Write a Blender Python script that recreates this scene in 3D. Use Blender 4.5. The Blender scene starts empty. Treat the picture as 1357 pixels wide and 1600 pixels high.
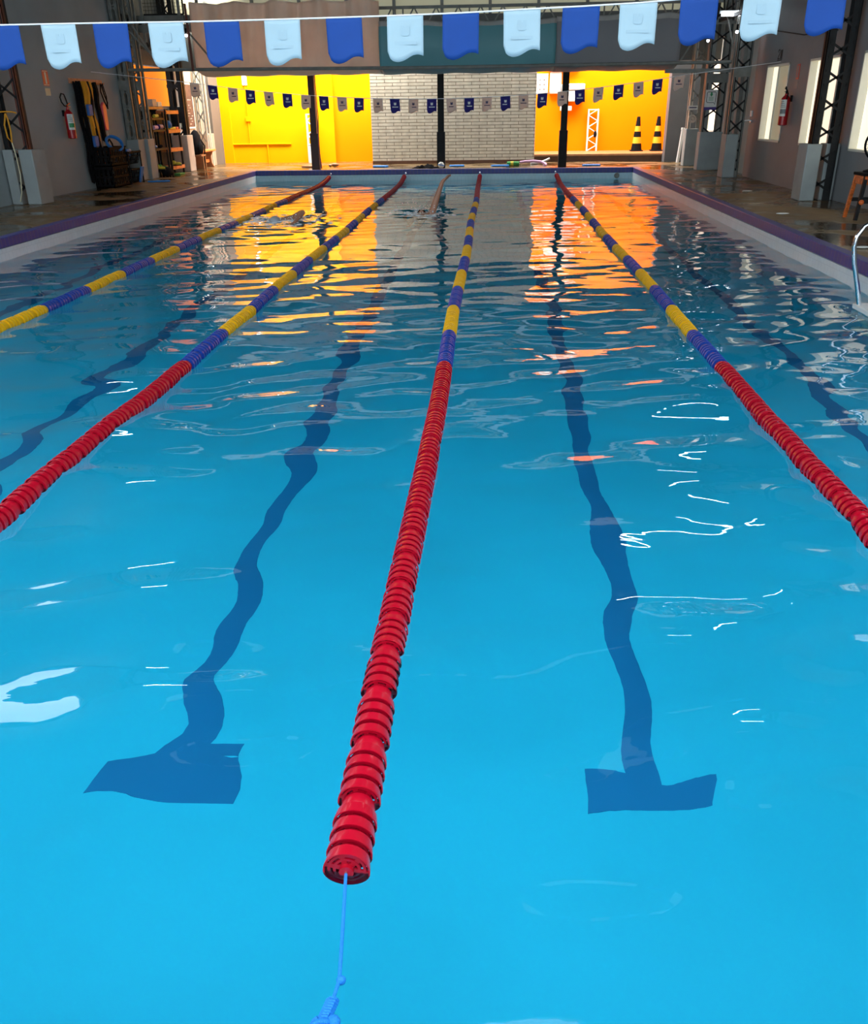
import bpy, math, random
import numpy as np
from mathutils import Vector, Matrix
random.seed(7)
SC = bpy.context.scene
COL = SC.collection
PI = math.pi

def S(r, g, b):
    f = lambda c: (c/255/12.92) if c/255 <= 0.04045 else ((c/255+0.055)/1.055)**2.4
    return (f(r), f(g), f(b), 1.0)

# ------------------------------------------------------------------ camera
F_PX, PITCH, YAW, ROLL, EYE = 1333.4, 0.44065, 0.06523, -0.01388, 1.75
fw = Vector((-math.sin(YAW)*math.cos(PITCH), math.cos(YAW)*math.cos(PITCH), -math.sin(PITCH)))
rt = Vector((math.cos(YAW), math.sin(YAW), 0.0))
up = rt.cross(fw)
r2 = math.cos(ROLL)*rt + math.sin(ROLL)*up
u2 = -math.sin(ROLL)*rt + math.cos(ROLL)*up
cd = bpy.data.cameras.new('camera')
cam = bpy.data.objects.new('camera', cd); COL.objects.link(cam)
cd.sensor_fit = 'VERTICAL'; cd.sensor_height = 24.0; cd.lens = F_PX/1600*24.0
cd.clip_start = 0.05; cd.clip_end = 200
m3 = Matrix((r2, u2, -fw)).transposed()
cam.matrix_world = Matrix.Translation((0, 0, EYE)) @ m3.to_4x4()
SC.camera = cam

# ------------------------------------------------------------------ light + exposure
SC.view_settings.view_transform = 'Standard'
SC.view_settings.look = 'None'
SC.view_settings.exposure = 0.0
SC.view_settings.gamma = 1.0
SC.view_settings.use_curve_mapping = False
SC.cycles.sample_clamp_indirect = 6.0
SC.cycles.use_denoising = True
SC.cycles.max_bounces = 14
SC.cycles.diffuse_bounces = 5
SC.cycles.transmission_bounces = 12

SKYLIGHT = 3.7          # frosted roof panels over the near half of the pool
SKY = 3.5               # outdoor sky, open behind the camera and over the far yard
YARD = 950.0            # daylight falling into the far yard (watts)
SIDE_FILL = 4.6              # out-of-view high wall windows added to brighten pool and hall
PANE = 0.9              # lit window panes

world = bpy.data.worlds.new('sky'); SC.world = world
world.use_nodes = True
wn = world.node_tree; wn.nodes.clear()
bg = wn.nodes.new('ShaderNodeBackground'); wo = wn.nodes.new('ShaderNodeOutputWorld')
bg.inputs['Color'].default_value = (0.78, 0.9, 1.0, 1); bg.inputs['Strength'].default_value = SKY
wn.links.new(bg.outputs[0], wo.inputs[0])

def area(name, loc, target, sx, sy, power, color):
    l = bpy.data.lights.new(name, 'AREA'); l.shape = 'RECTANGLE'
    l.size = sx; l.size_y = sy; l.energy = power; l.color = color
    o = bpy.data.objects.new(name, l); COL.objects.link(o)
    o.location = loc
    d = Vector(target)-Vector(loc)
    o.rotation_euler = d.to_track_quat('-Z', 'Y').to_euler()
    return o
area('yard_daylight_left', (-5.0, 27.3, 5.0), (-5.4, 29.0, 1.2), 7.0, 2.0, YARD*1.3, (1.0, 0.95, 0.86))
area('yard_daylight_right', (2.8, 28.0, 5.0), (3.0, 30.0, 1.2), 6.0, 2.2, YARD*0.75, (1.0, 0.93, 0.82))
area('side_yard_daylight', (-9.45, 26.0, 4.3), (-10.0, 26.0, 2.4), 0.9, 3.4, 110, (1.0, 0.9, 0.75))

# ------------------------------------------------------------------ helpers
class MB:
    def __init__(s): s.v = []; s.f = []; s.m = []
    def add(s, vs, fs, m=0):
        k = len(s.v); s.v += [tuple(p) for p in vs]
        for f in fs: s.f.append(tuple(i+k for i in f)); s.m.append(m)
        return s
    def box(s, x0, x1, y0, y1, z0, z1, m=0):
        v = [(x, y, z) for z in (z0, z1) for y in (y0, y1) for x in (x0, x1)]
        return s.add(v, [(0,2,3,1),(4,5,7,6),(0,1,5,4),(2,6,7,3),(0,4,6,2),(1,3,7,5)], m)
    def bar(s, p, q, w, h=None, m=0, upv=(0,0,1)):
        p = Vector(p); q = Vector(q); h = h or w
        d = (q-p).normalized(); u = Vector(upv)
        if abs(d.dot(u)) > 0.98: u = Vector((0,1,0))
        a = d.cross(u).normalized()*w/2; b = a.cross(d).normalized()*h/2
        v = [c+i*a+j*b for c in (p, q) for j in (-1, 1) for i in (-1, 1)]
        return s.add(v, [(0,2,3,1),(4,5,7,6),(0,1,5,4),(2,6,7,3),(0,4,6,2),(1,3,7,5)], m)
    def tube(s, pts, r, seg=10, m=0, caps=True, closed=False):
        pts = [Vector(p) for p in pts]; n = len(pts)
        rs = r if isinstance(r, (list, tuple)) else [r]*n
        def tan(i):
            if closed: return (pts[(i+1) % n]-pts[(i-1) % n]).normalized()
            return (pts[min(i+1, n-1)]-pts[max(i-1, 0)]).normalized()
        t0 = tan(0); ref = Vector((0,0,1)) if abs(t0.z) < 0.9 else Vector((1,0,0))
        a = t0.cross(ref).normalized(); vs = []
        for i in range(n):
            t = tan(i); a = (a-t*a.dot(t)).normalized(); b = t.cross(a)
            for k in range(seg):
                an = 2*PI*k/seg
                vs.append(pts[i]+rs[i]*(math.cos(an)*a+math.sin(an)*b))
        fs = []
        for i in range(n if closed else n-1):
            j = (i+1) % n
            for k in range(seg):
                l = (k+1) % seg
                fs.append((i*seg+k, i*seg+l, j*seg+l, j*seg+k))
        if caps and not closed:
            fs.append(tuple(range(seg))[::-1]); fs.append(tuple((n-1)*seg+k for k in range(seg)))
        return s.add(vs, fs, m)
    def lathe(s, prof, o=(0,0,0), ax=(0,0,1), seg=20, m=0, close=False):
        ax = Vector(ax).normalized(); ref = Vector((1,0,0)) if abs(ax.x) < 0.9 else Vector((0,1,0))
        a = ax.cross(ref).normalized(); b = ax.cross(a); o = Vector(o); vs = []
        for r, z in prof:
            for k in range(seg):
                an = 2*PI*k/seg; vs.append(o+ax*z+max(r, 1e-4)*(math.cos(an)*a+math.sin(an)*b))
        n = len(prof); fs = []
        for i in range(n if close else n-1):
            j = (i+1) % n
            for k in range(seg):
                l = (k+1) % seg; fs.append((i*seg+k, i*seg+l, j*seg+l, j*seg+k))
        if not close:
            fs.append(tuple(range(seg))[::-1]); fs.append(tuple((n-1)*seg+k for k in range(seg)))
        return s.add(vs, fs, m)
    def ball(s, c, r, seg=16, m=0):
        r = r if isinstance(r, (list, tuple)) else (r, r, r); vs = []; fs = []; h = seg//2
        for i in range(h+1):
            th = PI*i/h
            for k in range(seg):
                an = 2*PI*k/seg
                vs.append((c[0]+r[0]*math.sin(th)*math.cos(an), c[1]+r[1]*math.sin(th)*math.sin(an), c[2]+r[2]*math.cos(th)))
        for i in range(h):
            for k in range(seg):
                l = (k+1) % seg; fs.append((i*seg+k, (i+1)*seg+k, (i+1)*seg+l, i*seg+l))
        return s.add(vs, fs, m)
    def prism(s, poly, o, u, v, depth, m=0):
        o = Vector(o); u = Vector(u); v = Vector(v); w = u.cross(v).normalized()*depth; n = len(poly)
        a = [o+u*x+v*y for x, y in poly]; b = [p+w for p in a]
        fs = [tuple(range(n))[::-1], tuple(range(n, 2*n))]
        for i in range(n): j = (i+1) % n; fs.append((i, j, j+n, i+n))
        return s.add(a+b, fs, m)
    def ribbon(s, pts, wdir, w, t, m=0):
        wd = Vector(wdir).normalized()
        for p, q in zip(pts[:-1], pts[1:]):
            p = Vector(p); q = Vector(q); d = (q-p).normalized(); nn = d.cross(wd).normalized()*t/2; ww = wd*w/2
            e = d*t*0.3
            v = [c+i*ww+j*nn for c in (p-e, q+e) for j in (-1, 1) for i in (-1, 1)]
            s.add(v, [(0,2,3,1),(4,5,7,6),(0,1,5,4),(2,6,7,3),(0,4,6,2),(1,3,7,5)], m)
        return s
    def build(s, name, mats, parent=None, smooth=True, angle=0.7, bev=0, origin=None):
        if not isinstance(mats, (list, tuple)): mats = [mats]
        if parent is not None: o0 = Vector(LOC[parent.name])
        elif origin is not None: o0 = Vector(origin)
        else:
            a = np.array(s.v); lo = a.min(0); hi = a.max(0)
            o0 = Vector(((lo[0]+hi[0])/2, (lo[1]+hi[1])/2, lo[2]))
        me = bpy.data.meshes.new(name)
        me.from_pydata([tuple(Vector(p)-o0) for p in s.v], [], s.f)
        for mm in mats: me.materials.append(mm)
        if len(mats) > 1: me.polygons.foreach_set('material_index', s.m)
        if smooth:
            me.shade_smooth(); me.set_sharp_from_angle(angle=angle)
        me.update()
        o = bpy.data.objects.new(name, me); COL.objects.link(o)
        if parent is not None: o.parent = parent
        else: o.location = o0
        LOC[o.name] = o0
        if bev:
            b = o.modifiers.new('edge', 'BEVEL'); b.width = bev; b.segments = 2; b.limit_method = 'ANGLE'
        return o
LOC = {}
def tag(o, label, cat, group=None, kind=None):
    o['label'] = label; o['category'] = cat
    if group: o['group'] = group
    if kind: o['kind'] = kind
    return o
def thing(name, loc, label, cat, group=None, kind=None):
    o = bpy.data.objects.new(name, None); COL.objects.link(o); o.location = loc
    o.empty_display_size = 0.1; LOC[o.name] = Vector(loc)
    return tag(o, label, cat, group, kind)
def struct(o): o['kind'] = 'structure'; return o
def copy_tree(o, parent=None):
    c = o.copy(); COL.objects.link(c)
    if parent is not None: c.parent = parent
    for ch in list(o.children): copy_tree(ch, c)
    return c

# ------------------------------------------------------------------ materials
def mat(name, col, rough=0.5, metal=0.0, var=0.0, scale=6.0, bump=0.0, bscale=None, spec=0.5, emit=0.0, rough_var=0.0, transl=0.0):
    m = bpy.data.materials.new(name); m.use_nodes = True
    nt = m.node_tree; N = nt.nodes; L = nt.links; b = N['Principled BSDF']; out = N['Material Output']
    col = tuple(col[:3])+(1,)
    b.inputs['Base Color'].default_value = col; b.inputs['Roughness'].default_value = rough
    b.inputs['Metallic'].default_value = metal; b.inputs['Specular IOR Level'].default_value = spec
    tc = N.new('ShaderNodeTexCoord')
    nz = N.new('ShaderNodeTexNoise'); nz.inputs['Scale'].default_value = scale; nz.inputs['Detail'].default_value = 5
    L.new(tc.outputs['Object'], nz.inputs['Vector'])
    if var:
        mr = N.new('ShaderNodeMapRange'); mr.inputs['From Min'].default_value = 0.3; mr.inputs['From Max'].default_value = 0.7
        mr.inputs['To Min'].default_value = 1-var; mr.inputs['To Max'].default_value = 1+var
        L.new(nz.outputs['Fac'], mr.inputs['Value'])
        mx = N.new('ShaderNodeMix'); mx.data_type = 'RGBA'; mx.blend_type = 'MULTIPLY'; mx.inputs['Factor'].default_value = 1
        mx.inputs['A'].default_value = col; L.new(mr.outputs[0], mx.inputs['B']); L.new(mx.outputs['Result'], b.inputs['Base Color'])
    if rough_var:
        mr2 = N.new('ShaderNodeMapRange'); mr2.inputs['From Min'].default_value = 0.35; mr2.inputs['From Max'].default_value = 0.65
        mr2.inputs['To Min'].default_value = max(0.02, rough-rough_var); mr2.inputs['To Max'].default_value = rough+rough_var
        L.new(nz.outputs['Fac'], mr2.inputs['Value']); L.new(mr2.outputs[0], b.inputs['Roughness'])
    if bump:
        n2 = N.new('ShaderNodeTexNoise'); n2.inputs['Scale'].default_value = bscale or scale*4; n2.inputs['Detail'].default_value = 4
        L.new(tc.outputs['Object'], n2.inputs['Vector'])
        bp = N.new('ShaderNodeBump'); bp.inputs['Strength'].default_value = bump; bp.inputs['Distance'].default_value = 0.02
        L.new(n2.outputs['Fac'], bp.inputs['Height']); L.new(bp.outputs[0], b.inputs['Normal'])
    if emit:
        b.inputs['Emission Color'].default_value = col; b.inputs['Emission Strength'].default_value = emit
    if transl:
        t = N.new('ShaderNodeBsdfTranslucent'); t.inputs['Color'].default_value = col
        ms = N.new('ShaderNodeMixShader'); ms.inputs[0].default_value = transl
        L.new(b.outputs[0], ms.inputs[1]); L.new(t.outputs[0], ms.inputs[2]); L.new(ms.outputs[0], out.inputs['Surface'])
    return m

def brickmat(name, c1, c2, mortar, bw, bh, ms, rough=0.6, bump=0.3, axes='xz', var=0.15):
    m = bpy.data.materials.new(name); m.use_nodes = True
    nt = m.node_tree; N = nt.nodes; L = nt.links; b = N['Principled BSDF']; b.inputs['Roughness'].default_value = rough
    tc = N.new('ShaderNodeTexCoord'); sx = N.new('ShaderNodeSeparateXYZ'); cx = N.new('ShaderNodeCombineXYZ')
    L.new(tc.outputs['Object'], sx.inputs[0])
    for i, a in enumerate(axes): L.new(sx.outputs['XYZ'.index(a.upper())], cx.inputs[i])
    br = N.new('ShaderNodeTexBrick'); L.new(cx.outputs[0], br.inputs['Vector'])
    br.inputs['Color1'].default_value = c1; br.inputs['Color2'].default_value = c2; br.inputs['Mortar'].default_value = mortar
    br.inputs['Scale'].default_value = 1.0; br.inputs['Brick Width'].default_value = bw; br.inputs['Row Height'].default_value = bh
    br.inputs['Mortar Size'].default_value = ms; br.inputs['Mortar Smooth'].default_value = 0.2
    nz = N.new('ShaderNodeTexNoise'); nz.inputs['Scale'].default_value = 5; nz.inputs['Detail'].default_value = 5
    L.new(tc.outputs['Object'], nz.inputs['Vector'])
    mr = N.new('ShaderNodeMapRange'); mr.inputs['From Min'].default_value = 0.3; mr.inputs['From Max'].default_value = 0.7
    mr.inputs['To Min'].default_value = 1-var; mr.inputs['To Max'].default_value = 1+var; L.new(nz.outputs['Fac'], mr.inputs['Value'])
    mx = N.new('ShaderNodeMix'); mx.data_type = 'RGBA'; mx.blend_type = 'MULTIPLY'; mx.inputs['Factor'].default_value = 1
    L.new(br.outputs['Color'], mx.inputs['A']); L.new(mr.outputs[0], mx.inputs['B']); L.new(mx.outputs['Result'], b.inputs['Base Color'])
    bp = N.new('ShaderNodeBump'); bp.invert = True; bp.inputs['Strength'].default_value = bump; bp.inputs['Distance'].default_value = 0.02
    L.new(br.outputs['Fac'], bp.inputs['Height']); L.new(bp.outputs[0], b.inputs['Normal'])
    return m

M = {}
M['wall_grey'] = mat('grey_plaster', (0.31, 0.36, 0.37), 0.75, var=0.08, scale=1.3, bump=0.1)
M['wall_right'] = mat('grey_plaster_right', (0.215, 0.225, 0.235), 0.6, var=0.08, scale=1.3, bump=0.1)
M['plinth'] = mat('painted_concrete', (0.30, 0.34, 0.34), 0.7, var=0.1, scale=3, bump=0.15)
M['dark_steel'] = mat('black_steel', (0.020, 0.021, 0.022), 0.55, var=0.2, spec=0.12)
M['grey_steel'] = mat('grey_painted_steel', (0.22, 0.225, 0.205), 0.55, var=0.15, spec=0.2)
M['rust'] = mat('rusty_red_steel', (0.13, 0.035, 0.02), 0.6, var=0.3)
M['cream_steel'] = mat('cream_painted_steel', (0.72, 0.66, 0.55), 0.5, var=0.05)
M['yellow_wall'] = mat('yellow_paint', (0.95, 0.38, 0.0005), 0.8, var=0.03, scale=1.0, spec=0.05)
M['orange_wall'] = mat('orange_paint', (0.95, 0.24, 0.0005), 0.8, var=0.03, scale=1.0, spec=0.05)
M['orange_left'] = mat('amber_paint', (0.95, 0.25, 0.0005), 0.8, var=0.03, scale=1.0, spec=0.05)
M['cream_wall'] = mat('cream_paint', (0.42, 0.36, 0.27), 0.7, var=0.06)
M['brick'] = brickmat('whitewashed_brick', (0.72, 0.67, 0.56, 1), (0.64, 0.59, 0.48, 1), (0.24, 0.20, 0.14, 1), 0.46, 0.088, 0.010, 0.75, 0.5, 'xz')
M['deck'] = None
M['coping'] = brickmat('blue_tile', (0.035, 0.045, 0.24, 1), (0.05, 0.045, 0.22, 1), (0.10, 0.09, 0.16, 1), 0.1, 0.16, 0.006, 0.45, 0.2, 'xz')
M['coping_y'] = brickmat('blue_tile_side', (0.035, 0.045, 0.24, 1), (0.05, 0.045, 0.22, 1), (0.10, 0.09, 0.16, 1), 0.1, 0.16, 0.006, 0.45, 0.2, 'yz')
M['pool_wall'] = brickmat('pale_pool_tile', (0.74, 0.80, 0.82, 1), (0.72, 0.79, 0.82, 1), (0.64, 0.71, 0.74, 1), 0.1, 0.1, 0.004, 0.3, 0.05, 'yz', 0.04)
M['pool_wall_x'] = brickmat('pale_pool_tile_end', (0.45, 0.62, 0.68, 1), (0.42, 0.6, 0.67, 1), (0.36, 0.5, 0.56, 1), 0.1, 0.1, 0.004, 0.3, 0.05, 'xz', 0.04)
M['pool_floor'] = mat('cyan_pool_tile', (0.045, 0.60, 0.83), 0.6, var=0.06, scale=0.7)
M['lane_mark'] = mat('dark_blue_lane_tile', (0.012, 0.20, 0.44), 0.6, var=0.05, scale=2)
M['ceiling'] = mat('dark_roof_sheet', (0.10, 0.105, 0.10), 0.7, var=0.1)
M['frame_cream'] = mat('cream_window_frame', (0.78, 0.76, 0.66), 0.4, var=0.03)
M['skylight'] = mat('frosted_roof_panel', (0.86, 0.95, 1.0), 0.5, emit=SKYLIGHT)
M['backlight_pane'] = mat('added_backlight_panel', (0.6, 0.66, 0.68), 0.6, emit=0.6)
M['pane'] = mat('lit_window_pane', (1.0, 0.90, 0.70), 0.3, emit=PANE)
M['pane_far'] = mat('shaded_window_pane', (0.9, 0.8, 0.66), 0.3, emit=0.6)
M['side_pane'] = mat('added_fill_pane', (0.84, 0.94, 1.0), 0.4, emit=SIDE_FILL)
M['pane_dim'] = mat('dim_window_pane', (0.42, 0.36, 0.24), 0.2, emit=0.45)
M['clere'] = mat('frosted_clerestory', (0.42, 0.40, 0.27), 0.5, emit=0.45)
M['brown_step'] = mat('brown_painted_step', (0.11, 0.042, 0.014), 0.5, var=0.2)
M['step_top'] = mat('terracotta_slab', (0.42, 0.2, 0.08), 0.5, var=0.15)
M['chrome'] = mat('polished_steel', (0.75, 0.77, 0.8), 0.08, metal=1.0)
M['white_plastic'] = mat('white_plastic', (0.8, 0.8, 0.78), 0.4, var=0.03)
M['black_plastic'] = mat('black_plastic', (0.010, 0.010, 0.011), 0.7, var=0.2, spec=0.05)
M['black_fabric'] = mat('black_webbing', (0.010, 0.010, 0.012), 0.9, var=0.2, spec=0.05)
M['yellow_fabric'] = mat('yellow_webbing', (0.75, 0.34, 0.015), 0.7, var=0.1)
M['blue_fabric'] = mat('blue_webbing', (0.03, 0.14, 0.45), 0.6, var=0.1)
M['pink_plastic'] = mat('pink_plastic', (0.75, 0.08, 0.12), 0.4)
M['orange_plastic'] = mat('orange_plastic', (0.8, 0.16, 0.03), 0.45, var=0.1)
M['blue_foam'] = mat('blue_foam', (0.02, 0.20, 0.60), 0.6, var=0.08)
M['pink_foam'] = mat('lilac_foam', (0.75, 0.42, 0.62), 0.7, var=0.05)
M['green_foam'] = mat('green_foam', (0.05, 0.30, 0.06), 0.6, var=0.1)
M['yellow_foam'] = mat('yellow_foam', (0.75, 0.6, 0.05), 0.6, var=0.1)
M['salmon_wood'] = mat('salmon_wood', (0.62, 0.26, 0.14), 0.6, var=0.15, scale=12)
M['wood'] = mat('warm_wood', (0.36, 0.15, 0.06), 0.5, var=0.2, scale=10)
M['orange_wood'] = mat('orange_wood', (0.72, 0.22, 0.06), 0.5, var=0.15, scale=10)
M['pale_wood'] = mat('pale_board', (0.55, 0.46, 0.38), 0.6, var=0.1)
M['ext_red'] = mat('red_enamel', (0.42, 0.008, 0.012), 0.25, var=0.05)
M['label_white'] = mat('white_label', (0.75, 0.75, 0.7), 0.5, var=0.04)
M['label_green'] = mat('green_label', (0.03, 0.28, 0.1), 0.5)
M['label_grey'] = mat('grey_print', (0.2, 0.2, 0.2), 0.5)
M['sign_red'] = mat('red_sign', (0.5, 0.03, 0.025), 0.4)
M['sign_cream'] = mat('cream_sign', (0.7, 0.65, 0.45), 0.5)
M['purple'] = mat('purple_print', (0.06, 0.03, 0.22), 0.5)
M['board'] = mat('chalkboard', (0.11, 0.055, 0.04), 0.55, var=0.5, scale=9)
M['lamp'] = mat('lamp_glow', (0.85, 0.92, 1.0), 0.4, emit=14)
M['glint_tube'] = mat('added_glint_tube', (0.85, 0.93, 1.0), 0.4, emit=45)
M['red_float'] = mat('red_float', (0.43, 0.0015, 0.016), 0.26, var=0.04)
M['blue_float'] = mat('blue_float', (0.008, 0.050, 0.34), 0.32, var=0.05)
M['yellow_float'] = mat('yellow_float', (0.85, 0.47, 0.004), 0.35, var=0.04)
M['steel_cable'] = mat('steel_cable', (0.45, 0.47, 0.5), 0.3, metal=1)
M['blue_cord'] = mat('bright_blue_cord', (0.002, 0.20, 0.70), 0.6, var=0.1, bump=0.4, bscale=300)
M['flag_blue'] = mat('blue_flag_cloth', (0.002, 0.058, 0.31), 0.75, var=0.04, scale=9, transl=0.25)
M['flag_white'] = mat('pale_flag_cloth', (0.42, 0.58, 0.66), 0.75, var=0.03, scale=9, transl=0.25)
M['flag_navy'] = mat('navy_flag_cloth', (0.055, 0.045, 0.34), 0.75, var=0.05, transl=0.6)
M['flag_grey'] = mat('offwhite_flag_cloth', (0.86, 0.85, 0.82), 0.75, var=0.04, transl=0.82)
M['faint'] = mat('faint_print', (0.40, 0.555, 0.64), 0.75, transl=0.25)
M['print_dark'] = mat('dark_blue_print', (0.05, 0.05, 0.12), 0.7)
M['print_light'] = mat('white_print', (0.75, 0.75, 0.75), 0.7)
M['string'] = mat('white_string', (0.75, 0.76, 0.78), 0.7)
M['tarp_beige'] = mat('beige_tarp', (0.92, 0.83, 0.75), 0.55, var=0.2, scale=2.4, bump=0.7, bscale=2.2, transl=0.68)
M['tarp_teal'] = mat('teal_tarp', (0.15, 0.40, 0.44), 0.5, var=0.06, scale=1.2, bump=0.12, bscale=3, transl=0.2)
M['tarp_grey'] = mat('grey_tarp', (0.31, 0.31, 0.32), 0.5, var=0.06, scale=1.2, bump=0.12, bscale=3, transl=0.25)
M['tarp_hem'] = mat('pale_tarp_hem', (0.5, 0.49, 0.46), 0.6, var=0.15, scale=4, transl=0.2)
M['skin'] = mat('tanned_skin', (0.50, 0.24, 0.15), 0.45, var=0.06)
M['navy_swim'] = mat('navy_swimsuit', (0.012, 0.016, 0.05), 0.5)
M['cap_grey'] = mat('grey_swim_cap', (0.42, 0.45, 0.48), 0.35)
M['foam'] = mat('water_foam', (0.9, 0.93, 0.95), 0.4)

# wet stone deck: brown, patchy gloss
def deck_mat():
    m = bpy.data.materials.new('wet_stone_deck'); m.use_nodes = True
    nt = m.node_tree; N = nt.nodes; L = nt.links; b = N['Principled BSDF']
    tc = N.new('ShaderNodeTexCoord')
    n1 = N.new('ShaderNodeTexNoise'); n1.inputs['Scale'].default_value = 1.1; n1.inputs['Detail'].default_value = 6; n1.inputs['Distortion'].default_value = 0.4
    n2 = N.new('ShaderNodeTexNoise'); n2.inputs['Scale'].default_value = 11; n2.inputs['Detail'].default_value = 6
    for n in (n1, n2): L.new(tc.outputs['Object'], n.inputs['Vector'])
    ad = N.new('ShaderNodeMath'); ad.operation = 'MULTIPLY_ADD'; ad.inputs[1].default_value = 0.4
    L.new(n2.outputs['Fac'], ad.inputs[0]); L.new(n1.outputs['Fac'], ad.inputs[2])
    cr = N.new('ShaderNodeValToRGB'); e = cr.color_ramp.elements
    e[0].position = 0.5; e[0].color = (0.035, 0.021, 0.010, 1); e[1].position = 0.9; e[1].color = (0.215, 0.132, 0.052, 1)
    L.new(ad.outputs[0], cr.inputs['Fac']); L.new(cr.outputs['Color'], b.inputs['Base Color'])
    mr = N.new('ShaderNodeMapRange'); mr.inputs['From Min'].default_value = 0.42; mr.inputs['From Max'].default_value = 0.6
    mr.inputs['To Min'].default_value = 0.10; mr.inputs['To Max'].default_value = 0.5
    L.new(n1.outputs['Fac'], mr.inputs['Value']); L.new(mr.outputs[0], b.inputs['Roughness'])
    br = N.new('ShaderNodeTexBrick'); br.inputs['Scale'].default_value = 1; br.inputs['Brick Width'].default_value = 0.45; br.inputs['Row Height'].default_value = 0.45
    br.inputs['Mortar Size'].default_value = 0.008; L.new(tc.outputs['Object'], br.inputs['Vector'])
    b1 = N.new('ShaderNodeBump'); b1.invert = True; b1.inputs['Strength'].default_value = 0.12; b1.inputs['Distance'].default_value = 0.01
    L.new(br.outputs['Fac'], b1.inputs['Height'])
    b2 = N.new('ShaderNodeBump'); b2.inputs['Strength'].default_value = 0.35; b2.inputs['Distance'].default_value = 0.012
    L.new(n2.outputs['Fac'], b2.inputs['Height']); L.new(b1.outputs[0], b2.inputs['Normal']); L.new(b2.outputs[0], b.inputs['Normal'])
    return m
M['deck'] = deck_mat()

def water_mat():
    m = bpy.data.materials.new('pool_water'); m.use_nodes = True
    nt = m.node_tree; N = nt.nodes; L = nt.links; N.clear()
    out = N.new('ShaderNodeOutputMaterial'); tc = N.new('ShaderNodeTexCoord')
    mp = N.new('ShaderNodeMapping'); mp.inputs['Scale'].default_value = (0.55, 1.25, 1.0); L.new(tc.outputs['Object'], mp.inputs['Vector'])
    nz = N.new('ShaderNodeTexNoise'); nz.inputs['Scale'].default_value = 5.0; nz.inputs['Detail'].default_value = 2.5; nz.inputs['Roughness'].default_value = 0.45
    L.new(mp.outputs[0], nz.inputs['Vector'])
    bp = N.new('ShaderNodeBump'); bp.inputs['Strength'].default_value = 0.10; bp.inputs['Distance'].default_value = 0.022
    L.new(nz.outputs['Fac'], bp.inputs['Height'])
    fr = N.new('ShaderNodeFresnel'); fr.inputs['IOR'].default_value = 1.333
    rf = N.new('ShaderNodeBsdfRefraction'); rf.inputs['IOR'].default_value = 1.333; rf.inputs['Roughness'].default_value = 0.0
    rf.inputs['Color'].default_value = (0.50, 0.93, 0.985, 1)
    gl = N.new('ShaderNodeBsdfGlossy'); gl.inputs['Roughness'].default_value = 0.0; gl.inputs['Color'].default_value = (1, 1, 1, 1)
    for n in (fr, rf, gl): L.new(bp.outputs[0], n.inputs['Normal'])
    mx = N.new('ShaderNodeMixShader'); L.new(fr.outputs[0], mx.inputs[0]); L.new(rf.outputs[0], mx.inputs[1]); L.new(gl.outputs[0], mx.inputs[2])
    L.new(mx.outputs[0], out.inputs['Surface'])
    return m
M['water'] = water_mat()

# ------------------------------------------------------------------ setting
XL, XR, YN, YF, ZD, ZB = -6.42, 3.85, 0.9, 24.9, 0.28, -1.3
WL, WR = -8.65, 5.8
b = MB()
cp = 0.14
b.box(-9.0, XL-cp, -4, 29.6, 0.0, ZD); b.box(XR+cp, 6.4, -4, 27.8, 0.0, ZD)
b.box(XL-cp, XR+cp, YF+cp, 29.6, 0.0, ZD); b.box(XL-cp, XR+cp, -4, YN-cp, 0.0, ZD)
struct(b.build('floor_deck', M['deck'], smooth=False, origin=(0, 0, 0)))
for nm, bx, mt in (('trim_1', (XL-cp, XL, YN-cp, YF+cp), 'coping_y'), ('trim_2', (XR, XR+cp, YN-cp, YF+cp), 'coping_y'),
                   ('trim_3', (XL, XR, YF, YF+cp), 'coping'), ('trim_4', (XL, XR, YN-cp, YN), 'coping')):
    struct(MB().box(*bx, 0.155, ZD+0.006).build(nm, M[mt], bev=0.012, origin=(0, 0, 0.155)))
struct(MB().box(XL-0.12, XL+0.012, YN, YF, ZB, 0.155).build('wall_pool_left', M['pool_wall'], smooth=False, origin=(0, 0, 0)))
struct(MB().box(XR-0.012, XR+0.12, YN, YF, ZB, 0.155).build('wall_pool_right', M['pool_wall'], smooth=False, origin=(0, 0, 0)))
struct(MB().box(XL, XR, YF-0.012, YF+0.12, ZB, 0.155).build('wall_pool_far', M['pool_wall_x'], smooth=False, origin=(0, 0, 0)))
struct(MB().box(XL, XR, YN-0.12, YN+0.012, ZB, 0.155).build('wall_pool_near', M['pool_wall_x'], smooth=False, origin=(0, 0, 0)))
b = MB().box(XL-0.1, XR+0.1, YN-0.1, YF+0.1, ZB-0.15, ZB)
for lx in (-5.45, -3.35, -1.31, 0.71, 2.75):
    b.box(lx-0.07, lx+0.07, 2.80, 22.9, ZB-0.01, ZB+0.004, 1)
    b.box(lx-0.29, lx+0.29, 2.63, 2.80, ZB-0.01, ZB+0.004, 1); b.box(lx-0.34, lx+0.34, 22.9, 23.08, ZB-0.01, ZB+0.004, 1)
struct(b.build('floor_pool', [M['pool_floor'], M['lane_mark']], smooth=False, origin=(0, 0, ZB)))

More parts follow.
